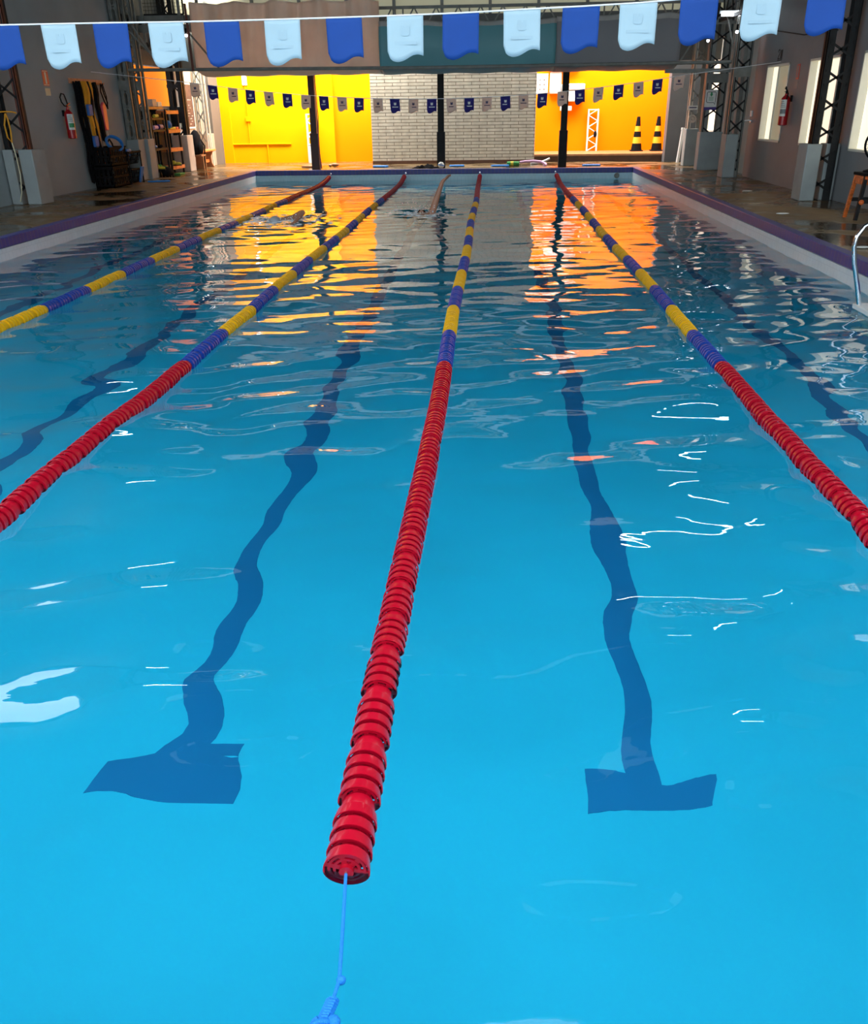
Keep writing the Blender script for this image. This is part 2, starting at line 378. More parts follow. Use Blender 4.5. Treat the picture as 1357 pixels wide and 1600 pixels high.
# water surface with real waves
SWIM = [(-1.2, 16.7, 0.9), (-3.65, 15.7, 1.2)]
rng = np.random.RandomState(11)
COMP = []
for lo, hi, n, sl in ((1.3, 2.8, 9, 0.020), (0.55, 1.2, 14, 0.030), (0.26, 0.5, 16, 0.024)):
    for _ in range(n):
        lam = rng.uniform(lo, hi); a = rng.uniform(0, 2*PI); k = 2*PI/lam
        COMP.append((k*math.cos(a), k*math.sin(a)*1.15, sl*math.sqrt(2.0/n)/k*1.4, rng.uniform(0, 2*PI), lam))
def wave(x, y):
    x = np.asarray(x, float); y = np.asarray(y, float)
    chop = 0.85+0.35*np.clip((x-1.5)/2.0, 0, 1)+0.25*np.sin(0.7*x+0.45*y)
    for sx, sy, w in SWIM: chop = chop+4.0*np.exp(-(((x-sx)**2+((y-sy)*0.7)**2)/(w*w)))
    fine = np.clip((y-1.0)/6.0, 0.6, 1.0)
    spark = 0
    for sx, sy, w, g in ((-0.85, 1.9, 0.38, 2.8), (0.55, 1.9, 0.4, 1.6), (-0.7, 2.9, 0.4, 1.0), (1.75, 3.1, 0.9, 2.6), (1.3, 2.2, 0.4, 1.6), (2.7, 6.5, 1.5, 1.0), (-1.9, 4.6, 0.5, 1.4), (0.2, 7.5, 0.6, 1.0)):
        spark = spark+g*np.exp(-(((x-sx)**2+((y-sy)*0.7)**2)/(w*w)))
    near = 1+1.3*np.exp(-((y-2.4)/3.0)**2)
    far = 1-0.52*np.clip((y-5.0)/7.0, 0, 1)
    h = 0
    for kx, ky, a, ph, lam in COMP:
        h = h+a*np.sin(kx*x+ky*y+ph)*far*(chop*fine+spark if lam < 0.52 else (0.5+0.5*chop)*(near if lam < 1.25 else 1))
    return h
nx, ny = 236, 520
gx = np.linspace(XL-0.02, XR+0.02, nx); gy = np.linspace(YN-0.02, YF+0.02, ny)
GX, GY = np.meshgrid(gx, gy); GZ = wave(GX, GY)
me = bpy.data.meshes.new('pool_water')
idx = np.arange(nx*ny).reshape(ny, nx)
quads = np.stack([idx[:-1, :-1], idx[:-1, 1:], idx[1:, 1:], idx[1:, :-1]], -1).reshape(-1, 4)
me.vertices.add(nx*ny); me.vertices.foreach_set('co', np.stack([GX, GY, GZ], -1).ravel())
me.loops.add(quads.size); me.loops.foreach_set('vertex_index', quads.ravel().astype(np.int32))
me.polygons.add(len(quads)); me.polygons.foreach_set('loop_start', np.arange(0, quads.size, 4, dtype=np.int32))
me.polygons.foreach_set('loop_total', np.full(len(quads), 4, dtype=np.int32))
me.update(calc_edges=True); me.validate(); me.shade_smooth(); me.materials.append(M['water'])
wat = bpy.data.objects.new('pool_water', me); COL.objects.link(wat)
tag(wat, 'clear rippling blue water filling the swimming pool', 'water', kind='stuff')

# walls
ZT = 5.2
HL, HR, HZ0, HZ1 = (0.5, 14.0), (-1.0, 7.6), 3.9, 5.0
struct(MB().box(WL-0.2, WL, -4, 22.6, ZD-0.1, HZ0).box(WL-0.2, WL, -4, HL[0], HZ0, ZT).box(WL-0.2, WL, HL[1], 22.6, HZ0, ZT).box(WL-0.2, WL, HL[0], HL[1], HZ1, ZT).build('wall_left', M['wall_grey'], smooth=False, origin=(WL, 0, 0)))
struct(MB().box(WL-0.2, WL, 22.6, 25.8, ZD-0.1, 1.92).build('wall_left_low', M['wall_grey'], smooth=False, origin=(WL, 22.6, 0)))
struct(MB().box(WL-0.2, WL, 22.6, 25.8, 2.85, ZT).build('wall_left_high', M['ceiling'], smooth=False, origin=(WL, 22.6, 2.85)))
struct(MB().box(WL-0.2, WL, 25.8, 28.0, ZD-0.1, ZT).build('wall_left_cream', M['cream_wall'], smooth=False, origin=(WL, 25.8, 0)))
struct(MB().box(WL-0.2, -8.40, 28.0, 29.2, ZD-0.1, 4.0).build('wall_left_end', mat('warm_grey_paint', (0.15, 0.13, 0.11), 0.7, var=0.08, scale=2), smooth=False, origin=(WL, 28, 0)))
struct(MB().box(-10.2, -10.05, 21.8, 30.0, 0.2, 4.2).build('wall_side_yard', M['orange_wall'], smooth=False, origin=(-10.1, 22, 0)))
# right wall with window openings
WIN = [(13.3, 15.37), (16.35, 17.85), (19.03, 20.5)]
WZ0, WZ1 = 1.06, 2.49
b = MB(); y0 = HR[1]
b.box(WR, WR+0.16, -4, HR[1], ZD-0.1, HZ0).box(WR, WR+0.16, -4, HR[0], HZ0, ZT).box(WR, WR+0.16, HR[0], HR[1], HZ1, ZT)
for a, c in WIN:
    b.box(WR, WR+0.16, y0, a, ZD-0.1, ZT); b.box(WR, WR+0.16, a, c, ZD-0.1, WZ0); b.box(WR, WR+0.16, a, c, WZ1, ZT); y0 = c
b.box(WR, WR+0.16, y0, 21.4, ZD-0.1, ZT)
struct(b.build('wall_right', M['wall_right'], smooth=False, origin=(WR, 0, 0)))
b = MB(); b.box(6.0, 6.16, 21.4, 24.9, ZD-0.1, ZT); b.box(6.0, 6.16, 24.9, 26.6, ZD-0.1, 1.1); b.box(6.0, 6.16, 24.9, 26.6, 3.4, ZT); b.box(6.0, 6.16, 26.6, 29.9, ZD-0.1, ZT)
struct(b.build('wall_right_far', M['wall_grey'], smooth=False, origin=(6, 24, 0)))
for i, (a, c) in enumerate(WIN):
    w = MB(); t = 0.035; x0, x1 = WR-0.012, WR+0.17
    w.box(x0, x1, a, a+t, WZ0, WZ1); w.box(x0, x1, c-t, c, WZ0, WZ1); w.box(x0, x1, a, c, WZ0, WZ0+t); w.box(x0, x1, a, c, WZ1-t, WZ1)
    mid = c-0.42 if i == 2 else (a+c)/2
    w.box(WR+0.10, WR+0.16, mid-0.02, mid+0.02, WZ0, WZ1)
    wo_ = struct(w.build('window_%d' % (i+1), M['frame_cream'], smooth=False))
    if i == 2:
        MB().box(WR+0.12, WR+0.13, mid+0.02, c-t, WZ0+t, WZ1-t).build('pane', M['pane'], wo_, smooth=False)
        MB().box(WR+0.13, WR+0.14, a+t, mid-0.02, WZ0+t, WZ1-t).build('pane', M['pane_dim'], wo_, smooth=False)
    else:
        MB().box(WR+0.12, WR+0.13, a+t, mid-0.02, WZ0+t, WZ1-t).build('pane', M['pane'], wo_, smooth=False)
        MB().box(WR+0.12, WR+0.13, mid+0.02, c-t, WZ0+t, WZ1-t).build('pane', M['pane'], wo_, smooth=False)
w4 = struct(MB().box(5.98, 6.17, 24.9, 24.95, 1.1, 3.4).box(5.98, 6.17, 26.55, 26.6, 1.1, 3.4).box(5.98, 6.17, 24.9, 26.6, 1.1, 1.15).box(5.98, 6.17, 24.9, 26.6, 3.35, 3.4).build('window_4', M['frame_cream'], smooth=False))
MB().box(6.08, 6.10, 24.95, 26.55, 1.15, 3.35).build('pane', M['pane_far'], w4, smooth=False)
for nm, xw, (a, c) in (('window_9', WL-0.16, HL), ('window_10', WR+0.04, HR)):  # glowing strips added out of view as fill light
    f = MB(); n = 6
    for k in range(n+1):
        yy = a+(c-a)*k/n; f.box(xw, xw+0.12, yy-0.03, yy+0.03, HZ0, HZ1)
    w9 = struct(f.build(nm, M['grey_steel'], smooth=False))
    MB().box(xw+0.05, xw+0.07, a, c, HZ0, HZ1).build('pane', M['side_pane'], w9, smooth=False)
# ceiling with skylights
b = MB(); SK = [(-8.0, -4.4), (-4.0, 1.2), (1.6, 5.2)]; SY0, SY1 = -3.9, 3.1
b.box(-9, 6.4, SY1, 22.9, ZT, ZT+0.15); b.box(-9, 6.4, 25.5, 26.2, ZT, ZT+0.15); b.box(-9, 6.4, -4, SY0, ZT, ZT+0.15)
xs = -9.0
for a, c in SK: b.box(xs, a, SY0, SY1, ZT, ZT+0.15); xs = c
b.box(xs, 6.4, SY0, SY1, ZT, ZT+0.15)
struct(b.build('ceiling', M['ceiling'], smooth=False, origin=(0, 0, ZT)))
for i, (a, c) in enumerate(SK):
    f = MB()
    for k in range(5):
        yy = SY0+(SY1-SY0)*k/4; f.box(a, c, yy-0.03, yy+0.03, ZT-0.02, ZT+0.1)
    wo_ = struct(f.build('window_%d' % (i+5), M['grey_steel'], smooth=False))
    MB().box(a, c, SY0, SY1, ZT+0.1, ZT+0.12).build('pane', M['skylight'], wo_, smooth=False)
w11 = struct(MB().box(-9, 6.4, 22.9, 22.96, ZT-0.02, ZT+0.12).box(-9, 6.4, 25.44, 25.5, ZT-0.02, ZT+0.12).build('window_11', M['grey_steel'], smooth=False))  # unseen glowing roof strip added to light the tarps from behind
MB().box(-9, 6.4, 22.9, 25.5, ZT+0.1, ZT+0.12).build('pane', M['backlight_pane'], w11, smooth=False)
# far gable: dark lintel wall with frosted clerestory
struct(MB().box(-9, 6.4, 25.95, 26.1, 2.85, 4.02).box(-9, 6.4, 25.95, 26.1, 5.0, ZT).build('wall_far', M['ceiling'], smooth=False, origin=(0, 26, 2.85)))
f = MB()
for k in range(13):
    xx = -8.9+k*15.2/12; f.box(xx-0.04, xx+0.04, 25.9, 26.05, 4.02, 5.0)
w8 = struct(f.build('window_8', M['grey_steel'], smooth=False))
MB().box(-8.9, 6.3, 26.0, 26.02, 4.02, 5.0).build('pane', M['clere'], w8, smooth=False)
# far yard
struct(MB().box(-8.4, -4.86, 29.0, 29.3, ZD-0.1, 3.9).box(-8.4, -8.1, 28.92, 29.0, ZD, 3.9).build('wall_yellow', M['yellow_wall'], smooth=False, origin=(-6, 29, 0)))
struct(MB().box(-4.86, 0.5, 29.12, 29.3, ZD-0.1, 3.9).build('wall_orange_left', M['orange_left'], smooth=False, origin=(-3, 29, 0)))
struct(MB().box(0.5, 5.75, 30.0, 30.2, ZD-0.1, 3.9).box(5.62, 6.0, 27.9, 30.0, ZD, 3.9).build('wall_orange', M['orange_wall'], smooth=False, origin=(3, 30, 0)))
struct(MB().box(5.13, 5.98, 27.45, 27.84, ZD-0.1, 3.9).build('wall_right_end', mat('shade_darkened_grey_paint', (0.11, 0.11, 0.115), 0.7, var=0.08, scale=2), smooth=False, origin=(5.6, 27, 0)))  # same grey as the other walls, darkened to stand in for shade
struct(MB().box(-3.5, 1.33, 27.6, 27.9, ZD+0.09, 3.4).build('wall_brick', M['brick'], smooth=False, origin=(-1, 27.6, 0)))
struct(MB().box(-3.5, 1.33, 27.55, 27.9, ZD-0.02, ZD+0.09).build('baseboard_far', M['brown_step'], smooth=False))
o = struct(MB().box(1.33, 5.6, 27.9, 30.0, ZD-0.05, 0.44, 0).box(1.33, 5.6, 27.86, 30.0, 0.44, 0.49, 1).build('floor_step', [M['brown_step'], M['step_top']], smooth=False))

# ------------------------------------------------------------------ steelwork
def lacing(b, p0, p1, side, z0, z1, n, w=0.035, t=0.012):
    a = Vector(p0); c = Vector(p1); dz = (z1-z0)/n
    for i in range(n):
        za = z0+i*dz; zb = za+dz*0.56
        b.bar((a.x, a.y, za), (c.x, c.y, zb), t, w, upv=(1, 0, 0) if side == 'x' else (0, 1, 0))
        b.bar((c.x, c.y, za), (a.x, a.y, zb), t, w, upv=(1, 0, 0) if side == 'x' else (0, 1, 0))
    for e in (a, c): b.bar((e.x, e.y, z0), (e.x, e.y, z1), 0.02, t)
    return b
def lattice_column(x0, x1, y0, y1, z0, z1, label, chord, lace, plinth=None, pmat='plinth', n=9, cw=0.09, plates=(), open_back=True):
    t = thing('lattice_column', ((x0+x1)/2, (y0+y1)/2, ZD), label, 'column', 'lattice steel columns of the hall', 'thing')
    for k, (x, y) in enumerate(((x0, y0), (x1, y0), (x0, y1), (x1, y1))):
        sx = 1 if x == x0 else -1; sy = 1 if y == y0 else -1
        c = MB().box(min(x, x+sx*cw), max(x, x+sx*cw), min(y, y+sy*0.012), max(y, y+sy*0.012), z0, z1)
        c.box(min(x, x+sx*0.012), max(x, x+sx*0.012), min(y, y+sy*cw), max(y, y+sy*cw), z0, z1)
        ch = c.build('chord', M[chord[k % len(chord)]], t, smooth=False)
    for (pa, pb, sd) in (((x0+0.04, y0), (x1-0.04, y0), 'x'), ((x0+0.04, y1), (x1-0.04, y1), 'x'))[:1 if open_back else 2]:
        lacing(MB(), pa+(0,), pb+(0,), sd, z0+0.15, z1, n).build('lacing', M[lace], t, smooth=False)
    for (za, zb) in plates: MB().box(x0-0.01, x1+0.01, y0-0.014, y0-0.002, za, zb).build('tie_plate', M[chord[0]], t, smooth=False)
    for p in plinth or ():
        MB().box(*p).build('plinth', M[pmat], t, bev=0.015)
    return t
lattice_column(-8.58, -8.14, 15.95, 16.10, ZD, ZT, 'black and rust red lattice steel column beside the left fire extinguisher', ['dark_steel', 'rust', 'dark_steel', 'dark_steel'], 'dark_steel',
               [(-8.62, -8.44, 15.90, 16.40, ZD, 1.2), (-8.33, -8.08, 15.90, 16.40, ZD, 1.2)], cw=0.085, n=9)
lattice_column(-8.64, -8.40, 21.75, 22.15, ZD, ZT, 'grey lattice steel column behind the black storage crate', ['grey_steel'], 'grey_steel', [(-8.65, -8.36, 21.7, 22.1, ZD, 1.19)], n=14, cw=0.08, plates=((2.25, 2.45),))
lattice_column(-8.60, -8.30, 22.25, 22.55, ZD, ZT, 'grey lattice steel column at the corner of the shelf alcove', ['grey_steel'], 'grey_steel', [(-8.65, -8.29, 22.14, 22.58, ZD, 1.19)], n=14, cw=0.07, plates=((2.25, 2.45),))
lattice_column(-8.64, -8.26, 25.05, 25.35, ZD, ZT, 'black lattice steel column against the orange lit opening', ['dark_steel'], 'dark_steel', [(-8.65, -8.22, 24.9, 25.4, ZD, 1.2)], 'pale_wood', n=8, cw=0.11, plates=((2.36, 2.44), (1.5, 1.9)))
lattice_column(-8.62, -8.36, 27.2, 27.6, ZD, ZT, 'cream lattice steel column beside the wooden bench', ['cream_steel'], 'grey_steel', [(-8.64, -8.38, 27.45, 27.95, ZD, 1.18)], 'cream_wall', n=9, cw=0.06)
lattice_column(5.28, 5.72, 15.6, 15.78, ZD, ZT, 'black lattice steel column in front of the second window from the right', ['dark_steel', 'dark_steel', 'rust', 'dark_steel'], 'dark_steel',
               [(5.21, 5.45, 15.55, 16.0, ZD, 1.16), (5.56, 5.78, 15.66, 16.0, ZD, 1.16)], cw=0.12, n=12)
lattice_column(5.24, 5.58, 21.0, 21.35, ZD, ZT, 'dark grey lattice steel column with the white hose beside it', ['grey_steel'], 'dark_steel', [(5.23, 5.50, 20.95, 21.4, ZD, 1.17)], n=12, cw=0.1, plates=((2.3, 2.5),))
lattice_column(5.24, 5.74, 23.55, 23.8, ZD, ZT, 'dark grey lattice steel column carrying the white speech bubble poster', ['grey_steel', 'grey_steel'], 'dark_steel', [(5.22, 5.82, 23.5, 23.85, ZD, 1.16)], n=9, cw=0.14, plates=((2.25, 2.45),))
lattice_column(5.26, 5.62, 25.3, 25.6, ZD, ZT, 'grey lattice steel column nearest the orange yard on the right side', ['cream_steel', 'grey_steel', 'grey_steel', 'grey_steel'], 'grey_steel', [(5.24, 5.64, 25.28, 25.62, ZD, 1.2)], n=10, cw=0.08)

for X, lab in ((-4.83, 'dark brown steel post left of the brick wall, cables running up it'), (-1.33, 'dark steel post standing in front of the middle of the brick wall'), (2.0, 'dark steel post between the brick wall and the orange wall')):
    t = thing('steel_post', (X, 25.5, ZD), lab, 'post', 'dark posts along the far end of the pool')
    pm = 'dark_steel' if X > -4 else 'brown_post'
    if pm not in M: M[pm] = mat('dark_brown_steel', (0.05, 0.015, 0.012), 0.5, var=0.2)
    MB().box(X-0.085, X+0.085, 25.42, 25.58, ZD, 3.4).build('shaft', M[pm], t, bev=0.01)
    MB().box(X-0.11, X+0.11, 25.395, 25.605, ZD, 1.2).build('sleeve', M[pm], t, bev=0.01)
    if X < -4:
        for k in range(2):
            MB().tube([(X+0.1+0.02*k, 25.39, 3.2), (X+0.13+0.03*k, 25.38, 1.6), (X+0.12, 25.385, 0.9), (X+0.15+0.02*k, 25.38, 0.30)], 0.012, 6).build('cable', M['sign_red' if k else 'label_grey'], t)

# beam, tarps and trusses at the far end
t = thing('curtain_rail', (-1.4, 21.7, 2.62), 'grey steel pipe rail spanning the pool under the hanging tarps', 'rail')
MB().tube([(-8.35, 21.7, 2.66), (-1.4, 21.7, 2.61), (5.5, 21.7, 2.62)], 0.035, 12).build('pipe', M['grey_steel'], t)
for (x, dx) in ((-8.3, 0.85), (-8.1, 0.55), (-6.95, 0.75), (4.75, -0.55), (5.1, 0.3)):
    MB().tube([(x, 21.66, 3.55), (x+dx, 21.66, 2.66)], 0.02, 8).build('brace', M['grey_steel'], t)
MB().tube([(-6.82, 21.62, 3.95), (-6.8, 21.62, 2.62)], 0.028, 8).build('drop_pipe', M['rust'], t)
MB().box(3.9, 5.6, 21.72, 21.8, 2.42, 2.50).build('cross_bar', M['grey_steel'], t, smooth=False)

def tarp(name, x0, x1, ztop, zbot, lab, mt, ph, fold, hem=None, ytop=21.85, belly=0.0):
    nx_, nz_ = int((x1-x0)*14), 26; b = MB(); vs = []; fs = []
    for j in range(nz_+7):
        for i in range(nx_+1):
            u = i/nx_; x = x0+(x1-x0)*u
            if j <= nz_:
                v = j/nz_; z = ztop+(zbot-ztop)*v
                y = ytop+fold*(0.6*math.sin(7*x+ph+1.2*v)+0.4*math.sin(17*x+2*ph))*(1-0.75*v)-belly*math.sin(PI*min(1, v*1.05))
                z += 0.04*abs(math.sin(3.3*x+ph))*(1-v)**3*-1
            else:
                k = (j-nz_)/7; y = ytop+0.02+1.15*k; z = zbot-0.10*math.sin(PI*k*0.75)+0.01*math.sin(6*x)
            vs.append((x, y, z))
    W = nx_+1
    ms = []
    for j in range(nz_+6):
        for i in range(nx_): fs.append((j*W+i, j*W+i+1, (j+1)*W+i+1, (j+1)*W+i)); ms.append(1 if (hem and j < hem) else 0)
    b.v = vs; b.f = fs; b.m = ms
    o = b.build(name, [M[mt], M['tarp_hem']], angle=3.0)
    s = o.modifiers.new('thick', 'SOLIDIFY'); s.thickness = 0.004
    return tag(o, lab, 'tarp', 'tarps hung across the far end of the pool')
tarp('tarp_curtain', -6.78, -2.52, 4.0, 2.63, 'beige wrinkled tarp curtain hanging on the left of the far end', 'tarp_beige', 0.3, 0.17)
tarp('tarp_curtain', -2.52, 1.45, 3.56, 2.62, 'teal tarp curtain with a pale hem in front of the brick wall', 'tarp_teal', 1.7, 0.02, hem=3, belly=0.08)
tarp('tarp_curtain', 1.45, 4.2, 3.62, 2.62, 'dark grey tarp curtain above the orange wall', 'tarp_grey', 2.9, 0.02, hem=3, belly=0.06)

def truss(name, a, c, h, n, lab, mt, w=0.05, dz=0.0):
    a = Vector(a); c = Vector(c)
    t = thing(name, tuple((a+c)/2), lab, 'truss', 'roof trusses of the hall', 'thing')
    hz = Vector((0, 0, h))
    MB().bar(a, c, w, w*1.4).build('bottom_chord', M[mt], t, smooth=False)
    MB().bar(a+hz, c+hz, w, w*1.4).build('top_chord', M[mt], t, smooth=False)
    wb = MB()
    for i in range(n):
        p = a+(c-a)*i/n; m_ = a+(c-a)*(i+0.5)/n+hz; q = a+(c-a)*(i+1)/n
        wb.bar(p, m_, w*0.5, w*0.7); wb.bar(m_, q, w*0.5, w*0.7)
        if i % 3 == 0: wb.bar(p, p+hz, w*0.7)
    wb.build('web', M[mt], t, smooth=False)
    return t
truss('roof_truss', (-6.6, 22.5, 3.45), (5.6, 22.5, 3.45), 0.42, 24, 'grey zigzag roof truss running above the teal tarp', 'grey_steel', 0.045)
truss('roof_truss', (5.15, 16.2, 3.48), (5.15, 25.0, 3.48), 0.7, 12, 'dark zigzag eaves truss along the right wall', 'dark_steel', 0.05)
truss('roof_truss', (-8.5, 22.2, 3.2), (-8.5, 25.9, 3.2), 0.6, 5, 'dark short truss over the shelf alcove', 'dark_steel', 0.05)
t = thing('girder', (-7.7, 23.0, 3.6), 'grey double steel girder below the frosted panels, left of the beige tarp', 'girder', kind='thing')
MB().box(-8.65, -6.0, 23.0, 23.12, 3.72, 3.86).build('upper_beam', M['grey_steel'], t, smooth=False)
MB().box(-8.65, -6.0, 22.9, 23.06, 3.50, 3.66).build('lower_beam', M['grey_steel'], t, smooth=False)
for x in (-8.3, -7.4, -6.95): MB().box(x-0.03, x+0.03, 22.92, 22.98, 3.3, 4.4).build('upright', M['grey_steel'], t, smooth=False)
t = thing('mesh_guard', (-7.8, 23.3, 3.9), 'black wire mesh guard in front of the frosted panels at upper left', 'guard')
g = MB()
for k in range(14): g.bar((-8.4+k*0.075, 23.3, 3.92), (-8.4+k*0.075, 23.3, 4.7), 0.006)
for k in range(11): g.bar((-8.4, 23.3, 3.92+k*0.075), (-7.42, 23.3, 3.92+k*0.075), 0.006)
g.build('wire_mesh', M['dark_steel'], t, smooth=False)
MB().bar((-8.42, 23.3, 3.9), (-7.4, 23.3, 3.9), 0.03).bar((-8.42, 23.3, 3.9), (-8.42, 23.3, 4.7), 0.03).bar((-7.4, 23.3, 3.9), (-7.4, 23.3, 4.7), 0.03).build('frame', M['dark_steel'], t, smooth=False)

# ------------------------------------------------------------------ lane ropes
def float_mesh(mt, name):
    b = MB(); P = 0.2345
    for k in range(4):
        z = 0.004+k*0.049
        b.lathe([(0.0605, z), (0.0605, z+0.006), (0.056, z+0.036), (0.0525, z+0.036), (0.0565, z+0.006), (0.0565, z)], seg=28, close=True)
        for r0, r1 in ((0.050, 0.043), (0.036, 0.029)):
            b.lathe([(r0, z+0.006), (r0, z+0.012), (r1, z+0.012), (r1, z+0.006)], seg=24, close=True)
        for s in range(6):
            a = 2*PI*s/6+0.26; c, d = math.cos(a), math.sin(a)
            b.bar((0.014*c, 0.014*d, z+0.010), (0.058*c, 0.058*d, z+0.010), 0.005, 0.014, upv=(-d, c, 0))
    b.lathe([(0.006, 0.0), (0.019, 0.0), (0.019, 0.19), (0.044, 0.192), (0.047, 0.20), (0.047, 0.226), (0.042, P), (0.006, P)], seg=20)
    o = b.build(name, M[mt], origin=(0, 0, 0), angle=0.6)
    return o.data, o
FM = {}
for c in ('red', 'blue', 'yellow'):
    d, o = float_mesh(c+'_float', 'float'); FM[c] = d; bpy.data.objects.remove(o)
ROPES = [(-4.40, -4.33, 'lane rope farthest left, yellow and blue where it leaves the picture'),
         (-2.30, -2.27, 'lane rope second from the left, its red floats crossing the left edge'),
         (-0.335, -0.25, 'red ended middle lane rope tied with a blue cord at the near end'),
         (1.71, 1.79, 'rightmost lane rope, its red floats crossing the right edge')]
def rope_pos(i, y):
    x0, x1, _ = ROPES[i]
    x = x0+(x1-x0)*(y-1.54)/23.2
    z = 0.012+0.35*float(wave(x, y))
    x += 0.012*math.sin(0.9*y+i*1.7)*min(1, (y-1.5)/3)
    k = max(0.0, (y-22.3)/2.5); z += 0.13*k*k
    return Vector((x, y, z))
for i, (x0, x1, lab) in enumerate(ROPES):
    p0 = rope_pos(i, 1.54)
    t = thing('lane_rope', (p0.x, 1.54, 0.0), lab, 'lane rope', 'lane ropes of red, blue and yellow floats')
    ys = [1.54]; seq = []
    while ys[-1] < 6.2: seq.append('red'); ys.append(ys[-1]+0.2345)
    yb = ys[-1]
    for k in range(52): seq.append('blue' if (k//4) % 2 == 0 else 'yellow'); ys.append(ys[-1]+0.25)
    while ys[-1] < 24.4: seq.append('red'); ys.append(ys[-1]+0.2345)
    pts = [rope_pos(i, y) for y in ys]
    hook = Vector((x1, YF-0.02, 0.19))
    MB().tube([pts[0]-Vector((0, 0.02, 0))]+pts+[hook], 0.004, 6).build('cable', M['steel_cable'], t)
    for c, a, q in zip(seq, pts[:-1], pts[1:]):
        o = bpy.data.objects.new('float', FM[c]); COL.objects.link(o); o.parent = t
        o.location = a-Vector(t.location)
        d = q-a; o.rotation_mode = 'QUATERNION'
        qq = d.to_track_quat('Z', 'Y'); o.rotation_quaternion = qq
        o.scale = (1, 1, d.length/0.2345)
        o['label'] = c+' float'
    MB().lathe([(0.006, 0), (0.022, 0.002), (0.022, 0.012), (0.006, 0.014)], hook-Vector((0, 0.0, 0)), (0, 1, 0), 14).tube([hook+Vector((0.018*math.cos(a), -0.03+0.02*math.sin(a), 0.01)) for a in [2*PI*k/10 for k in range(10)]], 0.006, 6, closed=True).build('hook', M['chrome'], t)
    if i == 2:
        c0 = p0+Vector((0, -0.005, 0)); c1 = Vector((-0.30, 1.225, 0.045)); c2 = Vector((-0.305, 1.17, 0.055)); c3 = Vector((-0.33, 0.95, 0.14))
        cb = MB().tube([c0, c0*0.5+c1*0.5+Vector((0, 0, -0.006)), c1, c2, c3], 0.0042, 8)
        cb.ball(c1+Vector((0.004, 0, 0)), (0.011, 0.010, 0.010), 12)
        # wrapped hitch: coils, then a braided tail
        ax = (c3-c2).normalized()
        pts_ = []
        for k in range(60):
            a = k*0.9; pts_.append(c2+ax*0.0012*k+Vector((0.011*math.cos(a), 0, 0.011*math.sin(a))))
        cb.tube(pts_, 0.0045, 6)
        s0 = c2+ax*0.07
        for ph in (0, 2.1, 4.2):
            cb.tube([s0+ax*0.004*k+Vector((0.016*math.cos(0.55*k+ph)-0.0006*k, 0, 0.012*math.sin(0.55*k+ph))) for k in range(46)], 0.008, 7)
        cb.ball(s0+Vector((0.022, 0, 0.004)), (0.015, 0.015, 0.012), 12)
        cb.build('tie_cord', M['blue_cord'], t)['label'] = 'bright blue tie cord with knots'
    else:
        MB().tube([p0, (p0.x, 0.93, 0.14)], 0.0042, 8).build('tie_cord', M['blue_cord'], t)

# ------------------------------------------------------------------ flag lines
BOT = [(0, 0.76), (0.03, 0.86), (0.08, 0.93), (0.16, 0.98), (0.28, 1.0), (0.4, 0.985), (0.52, 0.94), (0.63, 0.885), (0.72, 0.85), (0.82, 0.835), (0.92, 0.845), (1.0, 0.87)]
def botf(u): return float(np.interp(u, [p[0] for p in BOT], [p[1] for p in BOT]))
def flag(parent, cx, y, ztop, w, h, mt, lab, lean=0.0, emblem=None, curl=0.01, tilt=0.0):
    b = MB(); n, r = 14, 8; vs = []; fs = []
    for j in range(r+1):
        for i in range(n+1):
            u = i/n; v = j/r*botf(u)
            vs.append((cx+(u-0.5)*w+lean*v, y+curl*math.sin(3.0*u+cx*5)*v, ztop+tilt*(u-0.5)*w-h*v))
    for j in range(r):
        for i in range(n): k = j*(n+1)+i; fs.append((k, k+n+1, k+n+2, k+1))
    b.add(vs, fs)
    o = b.build('flag', M[mt], parent, angle=3.0)
    s = o.modifiers.new('cloth', 'SOLIDIFY'); s.thickness = 0.0025
    o['label'] = lab
    if emblem:
        e = MB(); yy = y+curl*math.sin(1.5+cx*5)*0.45-0.003
        ex = cx+lean*0.45; ez = ztop-0.40*h; q = 0.075*w/0.19
        # a small shield: square with a notched top and split middle
        e.prism([(-0.5, 0.5), (-0.12, 0.5), (-0.12, 0.3), (0.12, 0.3), (0.12, 0.5), (0.5, 0.5), (0.5, -0.35), (0.3, -0.5), (-0.3, -0.5), (-0.5, -0.35)], (ex, yy, ez+0.2*q), (0.62*q, 0, 0), (0, 0, 0.62*q), -0.0015)
        e.prism([(-0.5, -0.5), (0.5, -0.5), (0.5, 0.5), (-0.5, 0.5)], (ex+0.01*w, yy, ez-0.55*q), (1.55*q, 0, 0), (0, 0, 0.2*q), -0.0015)
        e.build('emblem', M[emblem], o, smooth=False)
    return o
